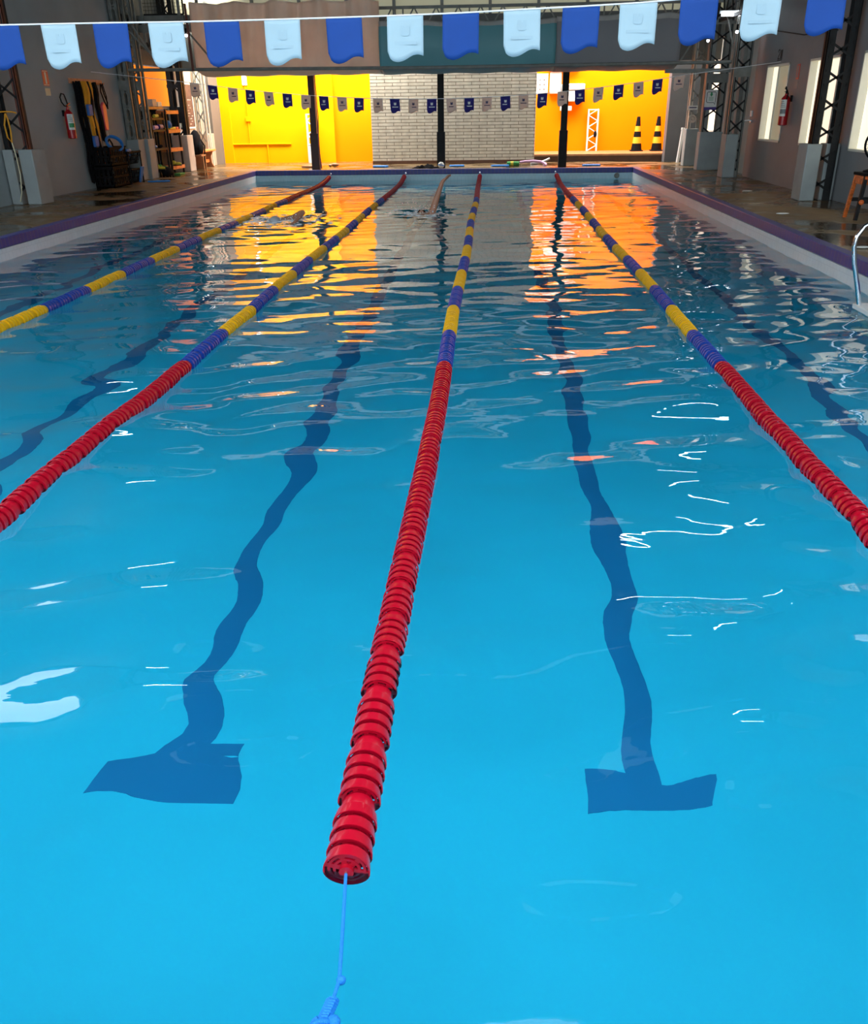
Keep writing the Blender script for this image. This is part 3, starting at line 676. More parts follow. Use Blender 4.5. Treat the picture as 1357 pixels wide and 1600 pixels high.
# near line: big flags
NEAR = [(2, 38), (89, 37), (172, 36.5), (259, 34), (346, 33), (440, 31), (536, 28), (631, 25), (718, 20), (815, 13), (908, 8), (998, 2), (1095, -5), (1197, -12), (1299, -20)]
NX = [-2.57, -2.265, -1.985, -1.69, -1.395, -1.077, -0.756, -0.44, -0.155, 0.155, 0.452, 0.737, 1.035, 1.345, 1.655]
NZ = [2.18, 2.18, 2.18, 2.178, 2.178, 2.18, 2.183, 2.187, 2.192, 2.202, 2.21, 2.22, 2.237, 2.252, 2.27]
t = thing('flag_line', (-0.5, 5.0, 2.18), 'string of large blue and pale flags hanging over the near pool', 'flags')
MB().tube([(-8.65, 5.0, 2.6)]+[(x, 5.0, z) for x, z in zip(NX, NZ)]+[(5.8, 5.0, 2.75)], 0.004, 6).build('cord', M['string'], t)
for k, (x, z) in enumerate(zip(NX, NZ)):
    blue = k % 2 == 0
    flag(t, x, 5.0, z, 0.186, 0.212, 'flag_blue' if blue else 'flag_white', 'blue flag' if blue else 'pale flag', lean=0.004*math.sin(k*2.3), emblem=None if blue else 'faint', curl=0.008, tilt=(0.0, -0.01)[blue])
FX = [-6.14, -5.77, -5.345, -4.98, -4.60, -4.21, -3.82, -3.45, -3.07, -2.71, -2.32, -1.97, -1.58, -1.20, -0.80, -0.43, -0.06, 0.31, 0.68, 1.07, 1.47, 1.82, 2.20, 2.60, 2.99, 3.37, 3.80]
t = thing('flag_line', (-1.2, 19.5, 2.0), 'sagging string of small printed flags before the far wall', 'flags')
def fz(x): return 1.95+0.36*((x+1.15)/5.0)**2
MB().tube([(-8.3, 19.5, fz(-7.6))]+[(x, 19.5, fz(x)) for x in FX]+[(5.75, 19.5, 2.52)], 0.006, 6).build('cord', M['string'], t)
for k, x in enumerate(FX):
    blue = k % 2 == 1
    sl = 2*0.36*(x+1.15)/25.0
    flag(t, x, 19.5, fz(x), 0.20, 0.275, 'flag_navy' if blue else 'flag_grey', 'navy flag with white emblem' if blue else 'off-white flag with dark emblem', lean=0.015*math.sin(k*1.9), emblem='print_light' if blue else 'print_dark', curl=0.012, tilt=sl)

# ------------------------------------------------------------------ left wall things
def extinguisher(x, y, z, side, lab, big=True, hose=True):
    # side: +1 stands off a wall whose face looks to +X, -1 to -X
    h = 0.56; r = 0.085; cx = x+side*(r+0.03)
    t = thing('fire_extinguisher', (cx, y, z), lab, 'fire extinguisher', 'fire extinguishers on the walls')
    MB().lathe([(0.05, 0), (r, 0.012), (r, h*0.80), (r*0.92, h*0.86), (r*0.6, h*0.92), (0.03, h*0.96), (0.03, h)], (cx, y, z), seg=24).build('cylinder', M['ext_red'], t)
    v = MB().lathe([(0.022, h), (0.022, h+0.05), (0.012, h+0.06)], (cx, y, z), seg=14)
    v.bar((cx, y-0.02, z+h+0.055), (cx, y+0.13, z+h+0.10), 0.02, 0.012); v.bar((cx, y-0.02, z+h+0.03), (cx, y+0.12, z+h+0.035), 0.02, 0.012)
    v.build('valve_handle', M['ext_red' if big else 'black_plastic'], t)
    if hose:
        pts = [(cx, y-0.02, z+h+0.04), (cx, y-0.12, z+h+0.05), (cx, y-0.22, z+h+0.12), (cx, y-0.25, z+h+0.20), (cx, y-0.18, z+h+0.27), (cx, y-0.06, z+h+0.26), (cx, y+0.0, z+h+0.16), (cx, y+0.03, z+h+0.08)]
        MB().tube(pts, 0.013, 8).build('hose', M['black_plastic'], t)
    else:
        MB().tube([(cx, y-0.02, z+h+0.05), (cx, y-0.10, z+h+0.0), (cx+side*0.02, y-0.12, z+h-0.1)], 0.012, 8).tube([(cx, y-0.03, z+h+0.02), (cx+side*0.06, y-0.11, z+h+0.12)], 0.012, 8).build('hose', M['black_plastic'], t)
    # label: wrapped panel on the camera side
    a0, a1 = (-1.75, 0.05) if side > 0 else (PI-0.05, PI+1.75)
    def wrap(z0, z1, b0, b1, rr):
        m = MB(); vs = []; n = 10
        for zz in (z0, z1):
            for k in range(n+1):
                a = b0+(b1-b0)*k/n; vs.append((cx+rr*math.cos(a), y+rr*math.sin(a), zz))
        return m.add(vs, [(k, k+1, n+2+k, n+1+k) for k in range(n)])
    lb = wrap(z+h*0.30, z+h*0.82, a0+0.15, a1-0.15, r+0.0015).build('label', M['label_white'], t)
    mm = (a0+a1)/2
    wrap(z+h*0.38, z+h*0.52, mm-0.55, mm+0.75, r+0.003).build('green_panel' if big else 'print_panel', M['label_green' if big else 'label_grey'], lb)
    p = MB()
    for k in range(4):
        q = wrap(z+h*(0.58+0.055*k), z+h*(0.60+0.055*k), mm-0.6, mm+0.5-0.1*k, r+0.003); p.add(q.v, q.f)
    p.build('print_lines', M['label_grey'], lb)
    MB().box(min(x, x+side*0.03), max(x, x+side*0.03), y-0.03, y+0.03, z+h*0.75, z+h*0.95).build('bracket', M['black_plastic'], t, smooth=False)
    return t
extinguisher(WL, 18.62, 1.30, 1, 'red fire extinguisher with green and white label on the left wall')
extinguisher(WR, 18.62, 1.38, -1, 'red fire extinguisher on the right wall between two windows', big=False, hose=False)

# wall signs
t = thing('extinguisher_sign', (WL+0.005, 18.18, 2.34), 'small red and white extinguisher sign above the left extinguisher', 'sign')
MB().box(WL, WL+0.006, 18.02, 18.26, 2.26, 2.54).build('sign_plate', M['sign_red'], t, smooth=False)
MB().box(WL+0.006, WL+0.008, 18.11, 18.17, 2.30, 2.50).box(WL+0.006, WL+0.008, 18.035, 18.245, 2.275, 2.285).box(WL+0.006, WL+0.008, 18.035, 18.245, 2.515, 2.525).build('white_print', M['label_white'], t, smooth=False)
MB().box(WL, WL+0.006, 18.04, 18.24, 2.09, 2.22).build('caption_plate', M['sign_cream'], t, smooth=False)
t = thing('extinguisher_sign', (WR-0.005, 18.45, 2.2), 'thin red extinguisher sign on the right wall', 'sign')
MB().box(WR-0.006, WR, 18.40, 18.56, 2.18, 2.44).build('sign_plate', M['sign_red'], t, smooth=False)
MB().box(WR-0.008, WR-0.006, 18.45, 18.52, 2.21, 2.41).build('grey_print', M['wall_right'], t, smooth=False)
MB().box(WR-0.006, WR, 18.40, 18.58, 2.02, 2.14).build('caption_plate', M['label_grey'], t, smooth=False)
t = thing('number_sign', (WR-0.01, 19.75, 2.55), 'black number sign above the right window farthest away', 'sign')
MB().box(WR-0.008, WR, 19.60, 19.90, 2.55, 2.76).build('sign_plate', M['wall_right'], t, smooth=False)
w = MB()
for (ya, za), (yb, zb) in zip([(19.88, 2.70), (19.87, 2.74), (19.82, 2.75), (19.77, 2.73), (19.77, 2.69), (19.88, 2.585), (19.76, 2.585)][:-1], [(19.87, 2.74), (19.82, 2.75), (19.77, 2.73), (19.77, 2.69), (19.88, 2.585), (19.76, 2.585)]):
    w.bar((WR-0.011, ya, za), (WR-0.011, yb, zb), 0.022, 0.004, upv=(1, 0, 0))
w.build('number', M['dark_steel'], t, smooth=False)
MB().box(WR-0.011, WR-0.008, 19.60, 19.72, 2.57, 2.74).box(WR-0.011, WR-0.008, 19.60, 19.90, 2.55, 2.565).build('black_bar', M['dark_steel'], t, smooth=False)

# rope loop on left column
t = thing('rope_loop', (-8.30, 15.86, 1.5), 'yellowish cord looped around the left black steel column', 'cord')
MB().tube([(-8.40+0.20*math.cos(a), 15.87+0.1*0, 1.78+0.03*math.sin(a)) for a in [PI*k/8 for k in range(9)]] , 0.012, 6).tube([(-8.40, 15.87, 1.78), (-8.45, 15.86, 1.6), (-8.44, 15.86, 1.4), (-8.38, 15.86, 1.32), (-8.36, 15.86, 1.5), (-8.37, 15.86, 1.7), (-8.40, 15.87, 1.78)], 0.014, 6).build('loop', M['yellow_fabric'], t)
MB().tube([(-8.38, 15.86, 1.32), (-8.35, 15.85, 1.1), (-8.34, 15.85, 0.8), (-8.38, 15.85, 0.5), (-8.44, 15.85, 0.34)], 0.01, 6).build('tail', M['sign_cream'], t)

# peg rail with hanging gear
t = thing('peg_rail', (WL+0.02, 19.95, 2.33), 'salmon wooden peg rail on the left wall holding straps', 'peg rail')
MB().box(WL, WL+0.03, 19.12, 20.75, 2.33, 2.43).build('board', M['salmon_wood'], t, bev=0.006)
for k in range(12): MB().tube([(WL+0.03, 19.2+k*0.135, 2.355), (WL+0.085, 19.2+k*0.135, 2.35), (WL+0.10, 19.2+k*0.135, 2.375)], 0.008, 6).build('peg', M['orange_wood'], t)
STR = 'straps and gear hanging from the peg rail'
def strap(y, zb, w, m, lab, loop=True, sway=0.03, name='hanging_strap', x=None, dy=0.0):
    x = x or WL+0.075; b = MB(); n = 10
    z0 = 2.36
    f = [(x+0.012*math.sin(k*1.3), y+dy*k/n+sway*math.sin(k*0.9+y*9), z0+(zb-z0)*k/n) for k in range(n+1)]
    b.ribbon(f, (0, 1, 0.02), w*1.3, 0.028)
    if loop:
        g = [(p[0]+0.03, p[1]+0.035+0.02*math.sin(k), p[2]+0.01) for k, p in enumerate(f)]
        b.ribbon(g, (0, 1, 0.02), w*1.3, 0.022); b.ribbon([f[-1], ((f[-1][0]+g[-1][0])/2, f[-1][1]+0.02, zb-0.03), g[-1]], (0, 1, 0), w, 0.008)
    return tag(b.build(name, M[m], smooth=False), lab, 'strap', STR)
strap(19.20, 0.42, 0.05, 'black_fabric', 'longest black strap at the near end of the peg rail', sway=0.02, dy=0.12)
strap(19.27, 0.95, 0.05, 'black_fabric', 'black strap second on the peg rail, ending at waist height', sway=0.02, dy=0.12, x=WL+0.12)
strap(19.36, 0.34, 0.05, 'black_fabric', 'black strap hanging almost to the floor beside the yellow straps', dy=0.28)
strap(19.44, 1.72, 0.06, 'yellow_fabric', 'short yellow strap hanging at the top of the peg rail', x=WL+0.13)
strap(19.62, 1.05, 0.05, 'black_fabric', 'black strap between the two yellow straps', dy=0.10, x=WL+0.09)
strap(19.70, 1.02, 0.06, 'yellow_fabric', 'long yellow strap in the middle of the peg rail', x=WL+0.14, dy=0.05)
strap(19.48, 1.12, 0.05, 'yellow_fabric', 'thin yellow strap looping low behind the blue pads', x=WL+0.16, dy=0.1)
strap(20.12, 1.22, 0.09, 'black_fabric', 'wide dark strap right of the yellow straps', sway=0.01, dy=0.12)
strap(19.55, 0.55, 0.06, 'black_fabric', 'black strap with a weighted end touching the baseboard', dy=0.2, x=WL+0.16)
def pad(y, z, m, lab, r=(0.03, 0.10, 0.11)):
    b = MB().box(WL+0.15, WL+0.22, y-r[1], y+r[1], z-r[2], z+r[2])
    return tag(b.build('buckle_pad', M[m], bev=0.02), lab, 'pad', STR)
pad(19.50, 1.83, 'blue_fabric', 'blue pad strapped high among the hanging straps')
pad(19.55, 1.22, 'blue_fabric', 'blue pad hanging low among the straps')
pad(19.88, 0.72, 'orange_plastic', 'orange buckle low at the end of the hanging straps', (0.02, 0.05, 0.07))
b = MB(); b.prism([(-0.08, -0.28), (0.08, -0.28), (0.11, -0.1), (0.10, 0.22), (0, 0.30), (-0.10, 0.22), (-0.11, -0.1)], (WL+0.06, 20.45, 1.70), (0, 1, 0), (0, 0, 1), 0.06)
tag(b.build('rescue_float', M['pink_plastic'], bev=0.02), 'pink and red float hanging right of the dark strap', 'float', STR)
tag(MB().tube([(WL+0.07, 20.55, 2.36), (WL+0.07, 20.50, 2.2), (WL+0.07, 20.62, 2.0), (WL+0.07, 20.75, 1.86), (WL+0.07, 20.78, 1.98), (WL+0.07, 20.66, 2.15), (WL+0.07, 20.58, 2.36)], 0.014, 6).tube([(WL+0.09, 20.60, 2.36), (WL+0.09, 20.72, 2.1), (WL+0.09, 20.70, 1.9)], 0.012, 6).build('jump_rope', M['black_plastic']), 'thin black jump rope at the far end of the peg rail', 'rope', STR)
t = thing('resistance_band', (WL+0.06, 20.1, 1.1), 'grey resistance band loop hanging on the wall above the crate', 'band', STR)
MB().tube([(WL+0.05, 19.98, 1.55), (WL+0.05, 20.08, 1.5), (WL+0.05, 20.2, 1.3), (WL+0.05, 20.2, 1.12), (WL+0.05, 20.1, 1.02)], 0.012, 6).build('band', M['label_grey'], t)
t = thing('skipping_band', (WL+0.06, 20.5, 1.1), 'white cord with black clip and red grip above the crate', 'band', STR)
MB().tube([(WL+0.05, 20.50, 1.72), (WL+0.05, 20.56, 1.4), (WL+0.05, 20.6, 1.22)], 0.008, 6).build('cord', M['white_plastic'], t)
MB().tube([(WL+0.05, 20.5, 1.18), (WL+0.05, 20.6, 1.24), (WL+0.05, 20.72, 1.14), (WL+0.05, 20.78, 1.0)], 0.018, 6).build('clip', M['black_plastic'], t)
MB().tube([(WL+0.05, 20.46, 1.12), (WL+0.05, 20.52, 0.98), (WL+0.05, 20.58, 0.86)], 0.02, 8).build('grip', M['ext_red'], t)

def crate(x0, x1, y0, y1, z0, z1, lab, m='black_plastic', name='storage_crate'):
    t = thing(name, ((x0+x1)/2, (y0+y1)/2, z0), lab, 'crate', 'black crates by the left wall')
    MB().box(x0, x1, y0, y1, z0, z0+0.02).build('floor_panel', M[m], t, smooth=False)
    for (a, c, d, e) in ((x0, x0+0.02, y0, y1), (x1-0.02, x1, y0, y1), (x0, x1, y0, y0+0.02), (x0, x1, y1-0.02, y1)):
        p = MB(); xx = c-a > 0.1; L = (c-a) if xx else (e-d); n = max(3, int(L/0.09))
        p.box(a, c, d, e, z1-0.06, z1).box(a, c, d, e, z0, z0+0.06).box(a, c, d, e, (z0+z1)/2-0.02, (z0+z1)/2+0.02)
        for k in range(n+1):
            s = L*k/n
            if xx: p.box(max(a, a+s-0.025), min(c, a+s+0.025), d+0.003, e-0.003, z0, z1)
            else: p.box(a+0.003, c-0.003, max(d, d+s-0.025), min(e, d+s+0.025), z0, z1)
        p.build('side_panel', M[m], t, smooth=False)
    MB().box(x0-0.015, x1+0.015, y0-0.015, y0+0.02, z1-0.03, z1).box(x0-0.015, x1+0.015, y1-0.02, y1+0.015, z1-0.03, z1).box(x1-0.02, x1+0.015, y0, y1, z1-0.03, z1).box(x0-0.015, x0+0.02, y0, y1, z1-0.03, z1).build('rim', M[m], t, smooth=False)
    return t
crate(-8.62, -8.2, 19.55, 20.45, ZD+0.001, 0.71, 'large black slatted crate standing on the floor by the left wall')
crate(-8.62, -8.2, 19.55, 20.45, 0.712, 1.10, 'black slatted crate stacked on top of the large one')
def basket(y0, y1, z0, z1, lab):
    x0, x1 = -8.58, -8.18
    t = thing('wire_basket', ((x0+x1)/2, (y0+y1)/2, z0), lab, 'basket', 'black baskets beside the crates')
    p = MB(); sh = 0.07
    top = [(x0, y0, z1), (x1, y0, z1), (x1, y1, z1), (x0, y1, z1)]; bot = [(x0+sh, y0+sh, z0), (x1-sh, y0+sh, z0), (x1-sh, y1-sh, z0), (x0+sh, y1-sh, z0)]
    MB().tube(top, 0.022, 8, closed=True).build('rim', M['black_plastic'], t)
    for k in range(4):
        a, c = Vector(top[k]), Vector(top[(k+1) % 4]); d, e = Vector(bot[k]), Vector(bot[(k+1) % 4])
        for s in range(9): p.tube([a+(c-a)*s/8, d+(e-d)*s/8], 0.008, 5)
        for s in (0.33, 0.66): p.tube([a+(d-a)*s, c+(e-c)*s], 0.008, 5)
    p.build('wire_sides', M['black_plastic'], t)
    MB().box(x0+sh, x1-sh, y0+sh, y1-sh, z0, z0+0.015).build('floor_panel', M['black_plastic'], t, smooth=False)
basket(20.55, 21.25, 0.70, 0.95, 'upper black open basket beside the crate stack')
basket(20.55, 21.25, 0.30, 0.58, 'lower black open basket beside the crate stack')
t = thing('basket_stand', (-8.4, 20.9, ZD), 'thin black stand holding the two open baskets', 'stand')
for (x, y) in ((-8.56, 20.52), (-8.2, 20.52), (-8.56, 21.28), (-8.2, 21.28)): MB().tube([(x, y, ZD), (x, y, 0.98)], 0.014, 6).build('leg', M['black_plastic'], t)
t = tag(MB().lathe([(0.16, -0.03), (0.19, -0.04), (0.21, 0), (0.19, 0.04), (0.16, 0.03), (0.15, 0)], (-8.33, 20.2, 1.16), (0.5, -0.35, 0.5), 28, close=True).build('swim_ring', M['blue_foam']), 'blue ring float lying on the crate stack', 'ring float')
tag(MB().box(-8.42, -8.28, 20.72, 21.0, 0.86, 1.02).build('kickboard', M['blue_foam'], bev=0.03), 'blue foam block standing in the upper basket', 'kickboard', 'kickboards')
b = MB().prism([(-0.07, 0), (0.07, 0), (0.12, 0.5), (-0.12, 0.5)], (-8.02, 21.05, ZD+0.006), (0.45, -0.89, 0), (0.89, 0.45, 0.0), 0.03)
tag(b.build('swim_fin', M['blue_foam'], bev=0.01), 'blue swim fin lying flat on the left deck', 'fin', 'blue fins beside the grey plinth')
b = MB().prism([(-0.06, 0), (0.06, 0), (0.10, 0.36), (-0.10, 0.36)], (-8.16, 21.0, ZD+0.01), (0, -1, 0), (0.25, 0, 0.95), 0.03)
tag(b.build('swim_fin', M['blue_foam'], bev=0.01), 'blue swim fin propped upright against the baskets', 'fin', 'blue fins beside the grey plinth')

# black rack and wooden shelf
t = thing('shoe_rack', (-8.47, 23.1, ZD), 'black metal rack with three shelves in the left alcove', 'rack')
for x in (-8.6, -8.34):
    for y in (22.66, 23.55): MB().box(x-0.02, x+0.02, y-0.02, y+0.02, ZD, 1.78).build('post', M['dark_steel'], t, smooth=False)
for z in (0.40, 0.90, 1.33, 1.60): MB().box(-8.62, -8.32, 22.64, 23.57, z, z+0.05).build('shelf', M['dark_steel'], t, smooth=False)
t = thing('wooden_shelf', (-8.47, 24.2, ZD), 'tall dark shelf beside the black rack, boards coloured orange for the light', 'shelf')
for x in (-8.6, -8.34):
    for y in (23.76, 24.66): MB().box(x-0.022, x+0.022, y-0.022, y+0.022, ZD, 1.85).build('post', M['dark_steel'], t, smooth=False)
for z in (0.40, 0.83, 1.28, 1.73): MB().box(-8.62, -8.30, 23.74, 24.68, z, z+0.085).build('shelf', M['orange_wood'], t, smooth=False)  # wood boards coloured orange to stand in for orange light on them
MB().box(-8.63, -8.61, 23.76, 24.66, 0.4, 1.75).build('back_panel', M['dark_steel'], t, smooth=False)
t = thing('wall_shelf', (-8.5, 23.2, 1.86), 'small brown wall shelf below the orange lit opening', 'shelf')
MB().box(-8.64, -8.36, 22.72, 23.7, 1.84, 1.90).build('board', M['wood'], t, smooth=False)
for y in (22.9, 23.5): MB().prism([(0, 0), (0.2, 0), (0, -0.2)], (-8.64, y, 1.84), (1, 0, 0), (0, 0, 1), 0.03).build('bracket', M['dark_steel'], t, smooth=False)
ITM = [('foam_roller', 23.1, 'yellow_foam', 1.65, 0.04, 'yellow foam roll lying on the black rack top'), ('foam_roller', 22.95, 'pink_foam', 1.38, 0.05, 'pink foam roll on the middle of the black rack'), ('foam_roller', 23.3, 'purple', 1.38, 0.06, 'purple foam roll on the middle of the black rack')]
for nm, y, m, z, r, lab in ITM:
    tag(MB().tube([(-8.36, y-0.12, z+r), (-8.36, y+0.12, z+r)], r, 14).build(nm, M[m]), lab, 'foam roll', 'foam things on the shelves')
tag(MB().ball((-8.42, 24.05, 1.365+0.11), 0.11, 20).build('ball', M['blue_foam']), 'blue ball on the wooden shelf', 'ball')
tag(MB().box(-8.5, -8.32, 23.95, 24.2, 1.365, 1.40).build('foam_block', M['yellow_foam'], bev=0.008), 'yellow foam block on the wooden shelf under the blue ball', 'foam block')
for k, (y, m) in enumerate(((24.3, 'yellow_foam'), (24.52, 'pink_plastic'))):
    tag(MB().box(-8.48, -8.32, y-0.09, y+0.09, 1.366, 1.42).build('foam_block', M[m], bev=0.01), ('small yellow' if k == 0 else 'small pink')+' foam block at the end of the wooden shelf', 'foam block')
for k, (y, m, lab) in enumerate(((22.9, 'blue_foam', 'blue sandal on the lower shelf of the black rack'), (23.3, 'black_fabric', 'black sandal on the lower shelf of the black rack'))):
    tag(MB().ball((-8.42, y, 0.955+0.035), (0.06, 0.14, 0.04), 14).build('sandal', M[m]), lab, 'sandal')
tag(MB().box(-8.5, -8.34, 22.95, 23.25, 1.905, 2.07).build('carton', M['pale_wood'], bev=0.01), 'pale carton on the wall shelf', 'box')
tag(MB().box(-8.5, -8.34, 23.32, 23.6, 1.905, 2.01).build('paper_stack', M['label_white'], bev=0.01), 'stack of white papers on the wall shelf', 'papers')
def shoe(y, z, m, lab, x=-8.30):
    t = thing('shoe', (x, y, z), lab, 'shoe', 'shoes under the racks')
    MB().box(x-0.14, x+0.14, y-0.045, y+0.045, z, z+0.025).build('sole', M['dark_steel'], t, bev=0.01)
    MB().ball((x+0.05, y, z+0.05), (0.09, 0.045, 0.04), 12).ball((x-0.07, y, z+0.07), (0.07, 0.045, 0.06), 12).build('upper', M[m], t)
shoe(22.75, 0.451, 'yellow_foam', 'yellow shoe on the bottom shelf of the black rack')
shoe(22.95, 0.451, 'green_foam', 'green shoe on the bottom shelf of the black rack')
shoe(24.0, 0.487, 'yellow_foam', 'olive yellow shoe on the bottom board of the wooden shelf')
tag(MB().ball((-8.2, 22.95, ZD+0.12), (0.13, 0.22, 0.12), 18).build('duffel_bag', M['black_fabric']), 'black bag on the floor in front of the black rack', 'bag')
tag(MB().box(-8.24, -8.08, 23.55, 23.95, ZD+0.001, ZD+0.04).build('foam_mat', M['green_foam'], bev=0.008), 'green foam mat lying in front of the racks', 'mat')
# leaning board, chalkboard, bag, bench
t = thing('chalkboard', (WL+0.02, 26.35, 1.3), 'brown chalkboard with faint writing on the cream wall', 'chalkboard')
MB().box(WL, WL+0.03, 25.83, 26.98, 1.38, 2.48).build('panel', M['board'], t, smooth=False)
f = MB()
for (a, c, z0, z1) in ((25.78, 27.02, 2.48, 2.52), (25.78, 27.02, 1.34, 1.38), (25.78, 25.83, 1.34, 2.52), (26.98, 27.02, 1.34, 2.52)): f.box(WL, WL+0.04, a, c, z0, z1)
f.build('frame', M['cream_steel'], t, smooth=False)
w = MB()
for k in range(26):
    yy = 25.9+0.98*random.random(); zz = 1.45+0.07*int(random.random()*10); w.box(WL+0.03, WL+0.032, yy, min(yy+0.05+0.1*random.random(), 26.95), zz, zz+0.018)
w.build('chalk_marks', M['pale_wood'], t, smooth=False)
t = thing('backpack', (-8.28, 25.72, 0.6), 'black backpack hanging over a chair beside the bench', 'backpack')
MB().ball((-8.26, 25.72, 0.98), (0.14, 0.30, 0.34), 20).build('body', M['black_fabric'], t)
MB().ball((-8.14, 25.72, 0.86), (0.07, 0.2, 0.16), 16).build('pocket', M['black_fabric'], t)
MB().tube([(-8.19, 25.8, 1.15), (-8.08, 25.92, 0.9), (-8.11, 25.9, 0.6), (-8.14, 25.85, 0.35)], 0.02, 6).build('strap', M['black_fabric'], t)
t = thing('chair', (-8.28, 25.5, ZD), 'dark wooden chair under the black backpack', 'chair')
MB().box(-8.46, -8.08, 25.52, 25.95, 0.64, 0.68).build('seat', M['wood'], t, smooth=False)
for x in (-8.43, -8.11):
    for y in (25.72, 25.92): MB().box(x-0.02, x+0.02, y-0.02, y+0.02, ZD, 0.64).build('leg', M['wood'], t, smooth=False)
MB().box(-8.46, -8.43, 25.52, 25.95, 0.68, 1.2).build('backrest', M['wood'], t, smooth=False)
t = thing('wooden_bench', (-8.36, 26.6, ZD), 'orange brown wooden bench in front of the cream column', 'bench')
MB().box(-8.56, -8.16, 26.0, 27.25, 0.72, 0.77).build('seat', M['orange_wood'], t, bev=0.008)
for y in (26.2, 27.05): MB().prism([(-0.17, 0), (0.17, 0), (0.10, 0.12), (0.09, 0.3), (0.17, 0.44), (-0.17, 0.44), (-0.09, 0.3), (-0.10, 0.12)], (-8.36, y, ZD), (1, 0, 0), (0, 0, 1), 0.05).build('leg', M['wood'], t, smooth=False)
MB().box(-8.40, -8.32, 26.2, 27.05, 0.42, 0.50).build('stretcher', M['orange_wood'], t, smooth=False)

# ------------------------------------------------------------------ far end things
def cone(x, y, lab):
    t = thing('traffic_cone', (x, y, 0.49), lab, 'traffic cone', 'traffic cones on the step')
    MB().box(x-0.19, x+0.19, y-0.19, y+0.19, 0.49, 0.525).build('base', M['black_plastic'], t, bev=0.02)
    zs = [0.0, 0.19, 0.37, 0.53, 0.68, 0.83, 0.95]; rad = lambda z: 0.165-0.118*z/0.95
    for k in range(6):
        a, c = zs[k], zs[k+1]
        MB().lathe([(rad(a), a), (rad(c), c)], (x, y, 0.525), seg=24).build('band', M['black_plastic' if k % 2 == 0 or k == 5 else 'cone_yellow'], t)['label'] = ('black' if k % 2 == 0 or k == 5 else 'yellow')+' band'
M['cone_yellow'] = mat('amber_reflective_band', (0.9, 0.42, 0.02), 0.4)
cone(4.60, 29.4, 'black and yellow traffic cone on the step, the left one'); cone(5.22, 29.4, 'black and yellow traffic cone on the step beside the grey wall')

def white_truss(x0, x1, y, z0, z1, lab, name='truss_post'):
    t = thing(name, ((x0+x1)/2, y, z0), lab, 'truss post', 'white lattice pieces standing by the far walls')
    for x in (x0, x1):
        for yy in (y-0.05, y+0.05): MB().tube([(x, yy, z0), (x, yy, z1)], 0.022, 8).build('chord', M['white_plastic'], t)
    b = MB(); n = 7; dz = (z1-z0)/n
    for k in range(n):
        a, c = (x0, x1) if k % 2 == 0 else (x1, x0)
        b.tube([(a, y-0.05, z0+k*dz), (c, y-0.05, z0+(k+1)*dz)], 0.013, 6); b.tube([(a, y+0.05, z0+k*dz), (c, y+0.05, z0+(k+1)*dz)], 0.013, 6)
    b.box(x0, x1, y-0.06, y+0.06, z1-0.03, z1).build('web', M['white_plastic'], t)
    return t
t = white_truss(-5.66, -5.42, 28.78, ZD, 1.68, 'white lattice post standing against the yellow wall')
t2 = thing('white_box', (-5.5, 28.6, 0.3), 'white box at the foot of the lattice post by the yellow wall', 'box')
MB().box(-5.62, -5.36, 28.5, 28.7, ZD, 0.80).build('body', M['white_plastic'], t2, bev=0.01); MB().box(-5.63, -5.35, 28.49, 28.71, 0.80, 0.83).build('lid', M['white_plastic'], t2, bev=0.005)
t = white_truss(3.10, 3.40, 29.85, 0.49, 1.70, 'white lattice post standing against the orange wall')
tag(MB().ball((3.33, 29.76, 0.98), (0.05, 0.03, 0.10), 14).build('hand_strap', M['black_plastic']), 'small black pouch hung on the white lattice post', 'pouch')
# conduit on yellow wall
t = thing('conduit_pipe', (-7.2, 28.97, 0.8), 'yellow painted conduit pipes on the yellow wall', 'pipe')
MB().tube([(-8.1, 28.97, 0.83), (-6.25, 28.97, 0.83)], 0.025, 8).build('pipe', M['yellow_wall'], t)
MB().tube([(-7.0, 28.97, 0.83), (-7.0, 28.97, ZD)], 0.022, 8).build('pipe', M['yellow_wall'], t)
MB().tube([(-7.55, 28.97, 0.83), (-7.55, 28.97, 2.7)], 0.018, 8).build('pipe', M['yellow_wall'], t)
MB().box(-7.62, -7.48, 28.93, 29.0, 1.48, 1.62).build('junction_box', M['yellow_wall'], t, bev=0.008)
t = thing('tube_lamp', (-7.55, 28.9, 2.6), 'small lit tube lamp high on the yellow wall', 'lamp', 'lit lamps of the hall')
MB().box(-7.62, -7.48, 28.94, 28.99, 2.5, 3.0).build('housing', M['white_plastic'], t, smooth=False)
MB().tube([(-7.55, 28.9, 2.53), (-7.55, 28.9, 2.97)], 0.03, 10).build('tube', M['lamp'], t)
# AC unit + notice
t = thing('air_conditioner', (2.3, 29.7, 1.95), 'white air conditioner unit on the orange wall behind the dark post', 'air conditioner')
MB().box(2.22, 2.92, 29.6, 30.0, 1.92, 2.42).build('body', M['white_plastic'], t, bev=0.03)
MB().box(2.25, 2.89, 29.57, 29.6, 2.25, 2.38).build('grille', M['pale_wood'], t, smooth=False)
MB().box(2.2, 2.55, 29.7, 29.98, 1.66, 1.80).tube([(2.35, 29.85, 1.92), (2.3, 29.85, 1.78)], 0.05, 8).build('bracket', M['white_plastic'], t, bev=0.02)
t = thing('roll_shutter', (2.0, 29.85, 2.2), 'white box shutter under the tarp, left of the dark post', 'shutter')
MB().box(1.85, 2.20, 29.8, 30.0, 2.15, 2.75).build('panel', M['label_white'], t, bev=0.02)
MB().box(1.80, 2.75, 29.7, 30.0, 2.78, 3.1).build('housing', M['white_plastic'], t, bev=0.02)
t = thing('notice', (1.6, 29.98, 2.15), 'white notice sheet with six small dots beside the brick wall', 'notice')
